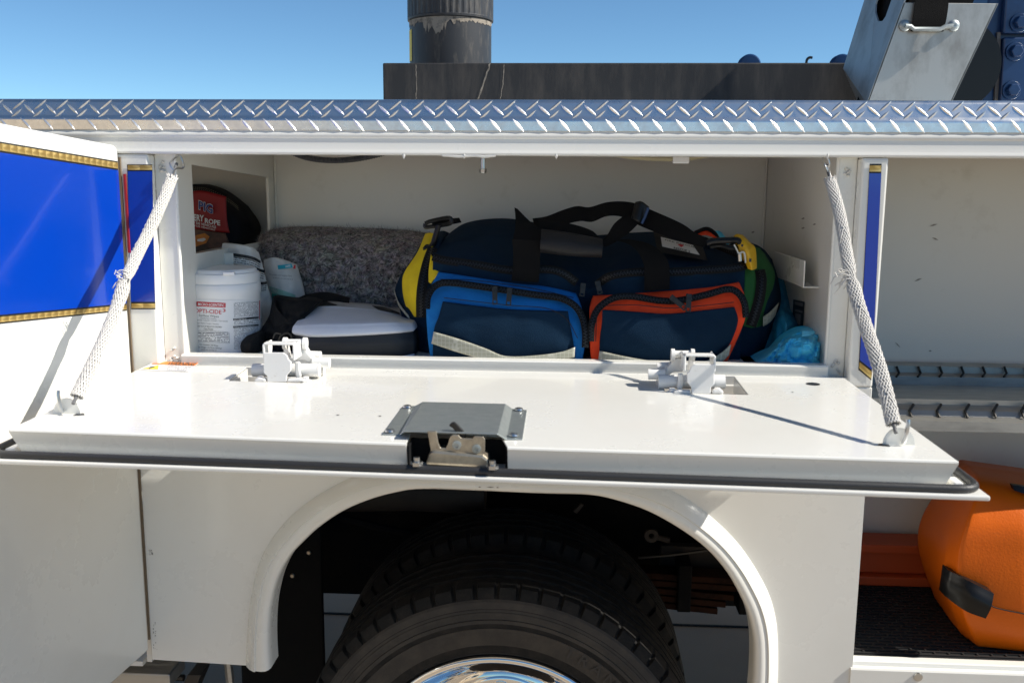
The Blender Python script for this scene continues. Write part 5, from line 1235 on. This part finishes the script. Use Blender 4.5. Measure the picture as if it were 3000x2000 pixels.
relief('carry_clip', [[(1090, 896, .26), (1130, 902, .25), (1168, 916, .245)], [(1110, 908, .235), (1145, 914, .225), (1170, 920, .225)]], 'aed_dark', ae, nu=10, nv=6, thick=.006)
relief('case_base_rim', [[(1170, 1044, .09), (1195, 1040, .095), (1214, 1036, .105)], [(1170, 1052, .09), (1195, 1050, .095), (1214, 1048, .105)]], 'aed_white', ae, nu=8, nv=3, thick=.004)
# ---- black cloth pouch and straps between tub and case
bc = empty('black_pouch', P(790, 1040, y=.15)); tag(bc, 'crumpled black cloth pouch and straps between wipes tub and white-lidded case', 'pouch')
relief('pouch_body', [[(800, 868, .19), (850, 880, .17), (900, 878, .17), (935, 885, .19)], [(790, 920, .175), (840, 925, .14), (880, 915, .135), (920, 900, .17)], [(765, 965, .165), (810, 965, .125), (850, 955, .12), (890, 935, .15)], [(755, 1000, .16), (810, 1000, .12), (850, 990, .115), (880, 965, .14)], [(760, 1060, .16), (810, 1060, .13), (850, 1060, .13), (880, 1050, .14)]], 'black_cloth', bc, nu=40, nv=40, back=.22, wr=.016, ws=30, seed=11, zmin=ZF)
relief('pouch_end', [[(762, 968, .135), (735, 980, .115), (705, 988, .125)], [(760, 985, .105), (730, 1000, .090), (697, 1005, .115)], [(758, 1015, .100), (728, 1020, .085), (697, 1022, .115)], [(760, 1045, .11), (730, 1052, .095), (705, 1050, .12)]], 'black_cloth', bc, nu=20, nv=20, back=.17, wr=.002, seed=14, zmin=ZF)
ribbon('pouch_strap', [(798, 875, .20), (850, 880, .19), (900, 862, .23), (960, 856, .26), (1025, 872, .27)], [(812, 905, .18), (860, 908, .17), (910, 892, .21), (965, 882, .24), (1022, 888, .26)], 'black_cloth', bc, 40, wr=.005, seed=17)
ribbon('pouch_strap', [(800, 868, .175), (812, 905, .15), (850, 940, .13), (895, 925, .14)], [(788, 930, .16), (805, 960, .135), (850, 985, .12), (885, 960, .13)], 'black_cloth', bc, 30, wr=.004, seed=19)
mb = MB(); mb.tube([P(a, b, y=.10) for a, b in crl([(815, 1000), (825, 982), (845, 976), (855, 990), (845, 1008)], 24)], .0022, 6); mb.tube([P(a, b, y=.095) for a, b in crl([(800, 990), (808, 976), (822, 978)], 12)], .0018, 6); mb.build('clear_ring', 'dark_steel', bc, smooth=True)

# ---- blue plastic gowns
g1 = empty('blue_gown_bundle', P(2330, 1075, y=.12)); tag(g1, 'glossy bright blue folded plastic gown bundle beside the trauma bag, on the sill', 'gown')
def folds(rows, name, m_, par, seed, amp, fq, dirv, nu=30, nv=26, back=.3):
    rg = random.Random(seed)
    fine = [crl([tuple(q) for q in r], nu) for r in rows]; g = []
    for i in range(nv):
        row = []
        for j in range(nu):
            px, py, d = cr([fr[j] for fr in fine], i/(nv-1))
            fade = min(1, 5*min(i, nv-1-i)/(nv-1))*min(1, 5*min(j, nu-1-j)/(nu-1))
            s = (px*dirv[0]+py*dirv[1])/fq+noise.noise(Vector((px/60+seed, py/60, 0)))*1.5
            s2 = (px*dirv[1]-py*dirv[0]*.6)/(fq*1.7)+noise.noise(Vector((px/50, py/50+seed, 3)))*1.3
            d += (amp*(abs((s % 1)-.5)*2-.5)+amp*.7*(abs((s2 % 1)-.5)*2-.5)+amp*.12*rg.uniform(-1, 1))*fade
            p = P(px+rg.uniform(-1.5, 1.5)*fade, py+rg.uniform(-1.5, 1.5)*fade, y=d); p.z = max(p.z, ZF); row.append(p)
        g.append(row)
    mb = MB(); mb.grid(g)
    bidx = [j for j in range(nu)]+[i*nu+nu-1 for i in range(1, nv)]+[(nv-1)*nu+j for j in range(nu-2, -1, -1)]+[i*nu for i in range(nv-2, 0, -1)]
    base = len(mb.v); mb.v += [(mb.v[k][0], max(back, mb.v[k][1]+.001), mb.v[k][2]) for k in bidx]; n = len(bidx)
    for a in range(n): mb.f.append((bidx[a], bidx[(a+1) % n], base+(a+1) % n, base+a))
    mb.f.append(tuple(base+a for a in range(n)))
    return mb.build(name, m_, par, smooth=True, angle=42)
folds([[(2255, 1020, .15), (2300, 985, .13), (2350, 962, .13), (2390, 966, .13), (2410, 975, .12)],
       [(2235, 1040, .12), (2295, 1010, .085), (2350, 990, .08), (2392, 990, .085), (2414, 1000, .10)],
       [(2215, 1060, .10), (2290, 1040, .07), (2350, 1025, .06), (2392, 1025, .065), (2414, 1030, .09)],
       [(2180, 1090, .09), (2290, 1095, .065), (2350, 1098, .055), (2392, 1100, .06), (2412, 1100, .09)]], 'folded_plastic', 'blue_plastic', g1, 3, .022, 30, (.45, .9), back=.16)
relief('clear_film', [[(2350, 968, .072), (2372, 968, .07), (2390, 972, .075)], [(2350, 985, .062), (2368, 983, .06), (2382, 980, .066)]], 'pale_film', g1, nu=8, nv=5, thick=.001)
g2 = empty('blue_gown_roll', P(2300, 1070, y=.25)); tag(g2, 'dull teal blue plastic gown roll wedged behind the bright blue gown bundle', 'gown')
folds([[(2272, 790, .34), (2290, 800, .34), (2302, 840, .34), (2312, 880, .34)], [(2268, 860, .30), (2290, 890, .28), (2312, 905, .28), (2330, 912, .30)], [(2255, 950, .24), (2285, 930, .20), (2315, 935, .20), (2342, 960, .23)], [(2240, 1020, .20), (2280, 1010, .17), (2315, 1010, .17), (2340, 1020, .19)], [(2225, 1075, .20), (2280, 1075, .18), (2315, 1075, .18), (2340, 1075, .19)]], 'gown_roll', 'blue_plastic_dark', g2, 8, .010, 46, (1, .2), back=.36)
g3 = empty('blue_gown_packet', P(2130, 760, y=.45)); tag(g3, 'small light blue plastic corner poking up behind the trauma bag', 'gown')
relief('gown_corner', [[(2088, 680, .44), (2110, 678, .44), (2130, 700, .44)], [(2095, 720, .43), (2115, 720, .43), (2135, 720, .43)], [(2095, 900, .43), (2115, 900, .43), (2135, 900, .43)]], 'blue_plastic', g3, nu=8, nv=12, back=.46, wr=.003, zmin=ZF)

# ---- rope bag seen through the cut-out
ro = empty('rope_bag', P(640, 745, y=.62)); tag(ro, 'red and black mesh bag of recovery rope in the cut-out of the side wall', 'bag')
YRp = .60
relief('mesh_bag', [[(430, 560, .66), (560, 540, .65), (615, 547, .65), (660, 568, .65), (712, 605, .66)],
                    [(420, 620, .60), (560, 600, .575), (630, 610, .575), (690, 630, .59), (735, 660, .63)],
                    [(420, 680, .59), (560, 680, .565), (640, 690, .57), (700, 695, .585), (730, 700, .62)],
                    [(420, 820, .60), (560, 820, .58), (640, 820, .58), (690, 820, .60), (705, 815, .63)]], 'mesh_navy', ro, nu=34, nv=30, back=.70, wr=.003, seed=23)
rpm = lambda k: (lambda px, py: P(px, py, y=.575-k-.02*0))
tg = relief('printed_tag', [[(440, 570, .567), (560, 560, .556), (600, 560, .556), (662, 576, .560)], [(440, 630, .562), (560, 620, .552), (600, 622, .552), (664, 640, .557)], [(440, 690, .56), (560, 675, .552), (620, 678, .552), (672, 682, .558)]], 'bag_red', ro, nu=24, nv=16, thick=.002)
tmp = relief('photo_print', [[(440, 680, .553), (560, 671, .545), (620, 678, .545), (660, 683, .551)], [(440, 720, .553), (560, 715, .545), (620, 718, .545), (675, 725, .552)], [(440, 800, .553), (560, 800, .545), (620, 800, .545), (680, 800, .552)]], 'photo_brown', ro, nu=20, nv=14, thick=.0015)
T3 = lambda a, b: P(a, b, y=.541); T4 = lambda a, b: P(a, b, y=.5395)
polypatch([(566, 702), (572, 690), (600, 683), (614, 693), (604, 712), (566, 725)], T3, 'photo_orange', 'printed_picture', ro)
polypatch([(578, 701), (598, 697), (604, 702), (594, 708), (578, 707)], T4, 'paper_white', 'printed_picture', ro)
polypatch([(560, 728), (600, 716), (625, 735), (640, 760), (560, 760)], T3, 'photo_dark', 'printed_picture', ro)
lettering('PIG', (581, 612), (624, 626), 25, lambda a, b: P(a, b, y=.5445), 'label_white', 'lettering', ro, bold=.05)
lettering('PIG', (582, 612), (623, 626), 24, lambda a, b: P(a, b, y=.5425), 'letter_blue', 'lettering', ro, bold=.02)
lettering('RECOVERY', (512, 639), (597, 649), 18, lambda a, b: P(a, b, y=.5425), 'label_white', 'lettering', ro, bold=.03)
lettering('ROPE', (600, 653), (645, 660.5), 14, lambda a, b: P(a, b, y=.5425), 'label_white', 'lettering', ro, bold=.03)
lettering('N DE VEHICULE', (564, 654), (633, 669), 7, lambda a, b: P(a, b, y=.5425), 'label_white', 'lettering', ro, bold=.015)
lettering('N DE VEHICULE', (566, 662), (630, 676), 5, lambda a, b: P(a, b, y=.5425), 'label_white', 'lettering', ro, bold=.01)
mb = MB(); random.seed(3)
for r_ in range(3):
    for k in range(26):
        t = k/26; c = cr([(562, 546), (610, 552), (665, 578), (700, 605)], t); q = P(c[0]+r_*1, c[1]+r_*5+2, y=.585-.0*r_)
        mb.lathe([(.0009, -.0003), (.0009, .0003)], q, axis='y', n=5)
tag(mb.build('mesh_hole', 'wire_tan', ro), kind='stuff')

# ---- orange chainsaw case in the right compartment
cc = empty('tool_case', P(2900, 1940, y=.2)); tag(cc, 'bulging orange hard plastic tool case with black latches on rubber mat', 'case')
cs = [[(2748, 1438), (2795, 1378), (2840, 1364), (3000, 1386), (3200, 1416)],
      [(2706, 1510), (2800, 1440), (2868, 1415), (3000, 1436), (3200, 1462)],
      [(2691, 1575), (2778, 1560), (2838, 1520), (3000, 1530), (3200, 1545)],
      [(2703, 1650), (2766, 1648), (2812, 1620), (3000, 1640), (3200, 1655)],
      [(2736, 1740), (2780, 1745), (2815, 1760), (3000, 1775), (3200, 1795)],
      [(2772, 1830), (2812, 1845), (2850, 1862), (3000, 1872), (3200, 1880)],
      [(2832, 1900), (2860, 1915), (2890, 1925), (3010, 1932), (3200, 1936)],
      [(2880, 1935), (2905, 1945), (2925, 1950), (3020, 1950), (3200, 1950)]]
cdp = [(.29, .27, .25, .25, .25), (.29, .20, .125, .115, .115), (.29, .13, .070, .058, .058), (.29, .10, .055, .045, .045), (.29, .10, .055, .042, .042), (.29, .12, .068, .052, .052), (.29, .16, .10, .085, .085), (.29, .20, .14, .13, .13)]
cs3 = [[(x, y, d) for (x, y), d in zip(r_, dd)]+[(3290, r_[-1][1]+12, dd[-1]+.05), (3330, r_[-1][1]+14, .29)] for r_, dd in zip(cs, cdp)]
def lin_rows(rows, k=3):
    """straight facets with a small radius at each control line"""
    out = []
    for r_ in rows:
        n_ = []
        for a_, b_ in zip(r_[:-1], r_[1:]):
            for t in (0, .10, .5, .90): n_.append(tuple(p*(1-t)+q*t for p, q in zip(a_, b_)))
        n_.append(r_[-1]); m_ = [n_[0]]+[tuple(.25*p+.5*q+.25*r2 for p, q, r2 in zip(n_[i_-1], n_[i_], n_[i_+1])) if i_ % 4 == 0 else n_[i_] for i_ in range(1, len(n_)-1)]+[n_[-1]]
        out.append(m_)
    return out
relief('case_shell', lin_rows(cs3), 'case_orange', cc, nu=97, nv=80, back=.295, zmin=ZRF+.001)
def raised(rows, m_, nm, th=.012): return relief(nm, rows, m_, cc, nu=14, nv=12, thick=th, angle=50)
raised([[(2779, 1670, .062), (2845, 1704, .030), (2912, 1738, .020)], [(2774, 1708, .050), (2840, 1743, .018), (2904, 1778, .008)], [(2768, 1745, .056), (2828, 1788, .024), (2888, 1811, .014)]], 'latch_black', 'case_latch', .03)
raised([[(2966, 1420, .105), (2995, 1424, .10), (3030, 1430, .10)], [(2972, 1436, .10), (2998, 1445, .095), (3030, 1455, .095)]], 'latch_black', 'case_latch')
MB().tube([P(a, b, y=d) for a, b, d in crl([(2898, 1768, .0475), (2920, 1780, .0445), (2990, 1795, .0428), (3100, 1815, .0425)], 20)], .0011, 5).build('case_seam', 'zip_black', cc, smooth=True)
# ---- orange tray behind it
tr = empty('orange_tray', P(2620, 1720, y=.40)); tag(tr, 'low orange plastic tray with two rails against the compartment back wall', 'tray')
tz = [P(2600, p, y=.36).z for p in (1597, 1622, 1632, 1686, 1700, 1716)]
for (za, zb2, ya) in ((tz[0], tz[1], .36), (tz[1]-.001, tz[3], .375), (tz[3]-.001, max(tz[5], ZRF+.001), .355)):
    MB().box(XR0+.002, XR0+.50, ya, .44, zb2, za).build('tray_rail', 'tray_orange', tr, bevel=.003)

# =================================================================== things on the roof
cn = empty('vent_canister', P(1320, 184, y=.78)); tag(cn, 'weathered black pipe canister with ribbed cap standing behind the black beam', 'canister')
CX0, CX1 = P(1200, 120, y=.78).x, P(1441, 120, y=.78).x; CC = ((CX0+CX1)/2, .78); CRr = (CX1-CX0)/2*.985
zc0, zc1, zc2 = zT1-.01, P(1320, 66, y=.78).z, P(1320, -150, y=.78).z
MB().lathe([(CRr, zc0), (CRr, zc1+.03)], (*CC, 0), n=72).build('canister_body', 'canister_black', cn, smooth=True, angle=40)
mb = MB(); NR = 44; g = []
for (f, z) in ((1.0, zc1), (1.045, zc1+.001), (1.05, zc1+.006), (1.035, zc1+.008), (1.035, zc2-.02), (1.0, zc2), (.001, zc2)):
    g.append([Vector((CC[0]+CRr*(f*(1.012 if (k % 4 < 2 and z > zc1+.007 and f > .9) else 1))*math.cos(2*math.pi*k/(NR*4)), CC[1]+CRr*(f*(1.012 if (k % 4 < 2 and z > zc1+.007 and f > .9) else 1))*math.sin(2*math.pi*k/(NR*4)), z)) for k in range(NR*4)])
mb.grid(g, True); mb.build('ribbed_cap', 'canister_black', cn)
g = [[], []]
for k in range(97):
    a = math.pi*2*(.5+.5*k/96)
    for q, f in ((0, zc1-.001), (1, zc1-.008-.02*max(0, noise.noise(Vector((k*.23, 3, 0))))-.006*random.random()-(.03*random.random() if 30 < k < 50 else 0))):
        g[q].append(Vector((CC[0]+(CRr+.0008)*math.cos(a), CC[1]+(CRr+.0008)*math.sin(a), f)))
mb = MB(); mb.grid(g); mb.build('dust_crust', 'canister_dust', cn)
cyc = lambda px, py: None
g = [[], []]
for k in range(9):
    a = math.pi*(1.0+.06+.10*k/8)
    for q, z in ((0, P(1210, 95, y=.78).z), (1, P(1210, 185, y=.78).z)): g[q].append(Vector((CC[0]+(CRr+.001)*math.cos(a), CC[1]+(CRr+.001)*math.sin(a), z)))
mb = MB(); mb.grid(g); mb.build('warning_label', 'yellow_label', cn, smooth=True)

sb = empty('steel_holder', P(2600, 300, y=.30)); tag(sb, 'tilted stainless steel box holder with side slot and black strap on tread plate', 'holder')
yF, yBk = .30, .36
F = lambda a, b: P(a, b, y=.30)
front = [F(2647, 8), F(2925, 11), F(2787, 303), F(2539, 303)]
frp = MB().prism(front, (0, .003, 0)).build('front_plate', 'brushed_steel', sb, bevel=.001)
BK = lambda a, b: P(a, b, y=.46)
side = [F(2539, 303), F(2647, 8), F(2668, -50), BK(2560, -90), BK(2470, 201), BK(2513, 301)]
nrm_side = (side[1]-side[0]).cross(side[4]-side[0]).normalized()
# side plate with a slot: two strips and end pieces around the opening
sA = lambda u, v: (front[3]+(front[0]-front[3])*u)*(1-v)+(side[4]+(side[3]-side[4])*u)*v
mb = MB()
g_o = [sA(0, 0), sA(1.25, 0), sA(1.25, 1), sA(-.0, 1)]
slot = [(.66, .45), (.70, .34), (.76, .30), (1.25, .30), (1.25, .66), (.76, .66), (.70, .60)]
outer_ = [(0, 0), (1.25, 0), (1.25, .30)]+[(.76, .30), (.70, .34), (.66, .45), (.70, .60), (.76, .66)]+[(1.25, .66), (1.25, 1), (0, 1)]
off = (front[2]-front[3]).normalized()*.003
mb.prism([sA(u, v) for u, v in outer_]+[side[5]], off); mb.build('side_plate', 'brushed_steel', sb)
MB().prism([sA(u, v)+off*5 for u, v in ((.05, .05), (1.3, .05), (1.3, .95), (.05, .95))], off).build('slot_shade', 'under_black', sb)  # black sheet added behind the slot, standing in for shade inside the box
e0 = front[1]-front[0]
mb = MB(); mb.prism([p+Vector((.0, 0, 0)) for p in [front[1], front[2], Vector((front[2].x, .46, front[2].z)), Vector((front[1].x, .46, front[1].z))]], (-.003, 0, 0)); mb.build('side_plate', 'brushed_steel', sb)
mb = MB(); dv = Vector((.006, .012, -.004)); mb.prism([front[0]+Vector((.006, .10, .03)), front[1]+Vector((-.006, .10, .03)), front[2]+Vector((-.006, .10, 0)), front[3]+Vector((.006, .10, 0))], (0, .003, 0)); mb.build('back_plate', 'under_black', sb)
ribbon('holder_strap', [(2683, -60, .292), (2682, 0, .292), (2676, 50, .290), (2668, 92, .290)], [(2782, -60, .292), (2780, 0, .292), (2774, 50, .290), (2764, 93, .290)], 'webbing_black', sb, 20)
mb = MB(); mb.tube([P(a, b, y=.288) for a, b in ((2652, 76), (2668, 78), (2678, 86), (2755, 86), (2770, 78), (2792, 76))], .0045, 8)
mb.build('strap_bracket', 'zinc', sb, smooth=True)
for px in (2650, 2793):
    MB().lathe([(.011, 0), (.011, -.003), (.007, -.006), (.003, -.0065), (.0005, -.0055)], P(px, 76, y=.299), axis='y', n=16).build('screw', 'zinc', sb, smooth=True)
MB().box(front[3].x, front[2].x, .30, .46, zT1+.0006, front[3].z+.002).build('foot', 'brushed_steel', sb)

cr_ = empty('crane_column', P(2900, 300, y=.7)); tag(cr_, 'dark blue steel crane column with bolted flange beside the steel holder', 'crane')
C1 = lambda a, b: P(a, b, y=.62)
MB().prism([C1(2745, 305), C1(2800, 250), C1(2860, 150), C1(2910, -60), C1(3100, -60), C1(3100, 430), C1(2745, 430)], (0, .12, 0)).build('column_plate', 'crane_blue', cr_, bevel=.004)
MB().prism([P(a, b, y=.612) for a, b in [(2922, 95), (2932, 95), (2928, 300), (2914, 300)]], (0, .01, 0)).build('column_edge', 'crane_edge', cr_)
MB().prism([P(a, b, y=.60) for a, b in [(2942, 110), (3100, 108), (3100, 296), (2930, 296)]], (0, .02, 0)).build('flange_plate', 'crane_blue', cr_, bevel=.003)
MB().prism([P(a, b, y=.60) for a, b in [(2950, -40), (3100, -40), (3100, 98), (2940, 98)]], (0, .02, 0)).build('flange_plate', 'crane_blue', cr_, bevel=.003)
MB().prism([P(a, b, y=.618) for a, b in [(2878, 150), (2888, 150), (2880, 246), (2874, 246)]], (0, .004, 0)).build('slot', 'black_line', cr_)
for px, py in ((2985, 68), (2972, 152), (2962, 265)):
    q = P(px, py, y=.60); mb = MB(); mb.lathe([(.021, 0), (.021, -.004), (.020, -.0045)], q, axis='y', n=20); mb.lathe([(.015, -.004), (.015, -.016), (.013, -.018), (.0005, -.018)], q, axis='y', n=6); mb.build('bolt', 'crane_blue', cr_, bevel=.001)
MB().lathe([(.10, 0), (.105, .02), (.10, .05)], P(2800, 190, y=.56), axis='y', n=40).build('cable_drum', 'latch_black', cr_, smooth=True, angle=40)

# ---- tan building across the yard, mirrored in the tread plate and chrome
bd = empty('yard_building', (-9, -12, -.050)); tag(bd, 'low tan building across the yard, mirrored in the tread plate', 'building')
fa, fb_ = Vector((-3.6, -12, 0)), Vector((-6.3, -4.6, 0)); fd = (fb_-fa).normalized(); fn = Vector((fd.y, -fd.x, 0))
if fn.x < 0: fn = -fn
def bquad(a, b, z0, z1, o0, o1):
    p, q = fa+fd*a+fn*o1, fa+fd*b+fn*o1
    return MB().prism([p+Vector((0, 0, z0)), q+Vector((0, 0, z0)), q+Vector((0, 0, z1)), p+Vector((0, 0, z1))], fn*(o0-o1))
bquad(0, 8, -.050, 4.2, -6, 0).build('wall', 'stucco_tan', bd)
bquad(-.3, 8.3, 4.201, 4.5, -6.3, .3).build('roof', 'building_roof', bd)
for k in range(3):
    w0 = bquad(.9+k*2.4, 2.2+k*2.4, 1.0, 2.3, .001, .06).build('window', 'paper_white', bd); bquad(1.0+k*2.4, 2.1+k*2.4, 1.1, 2.2, .061, .07).build('pane', 'window_dark', w0)
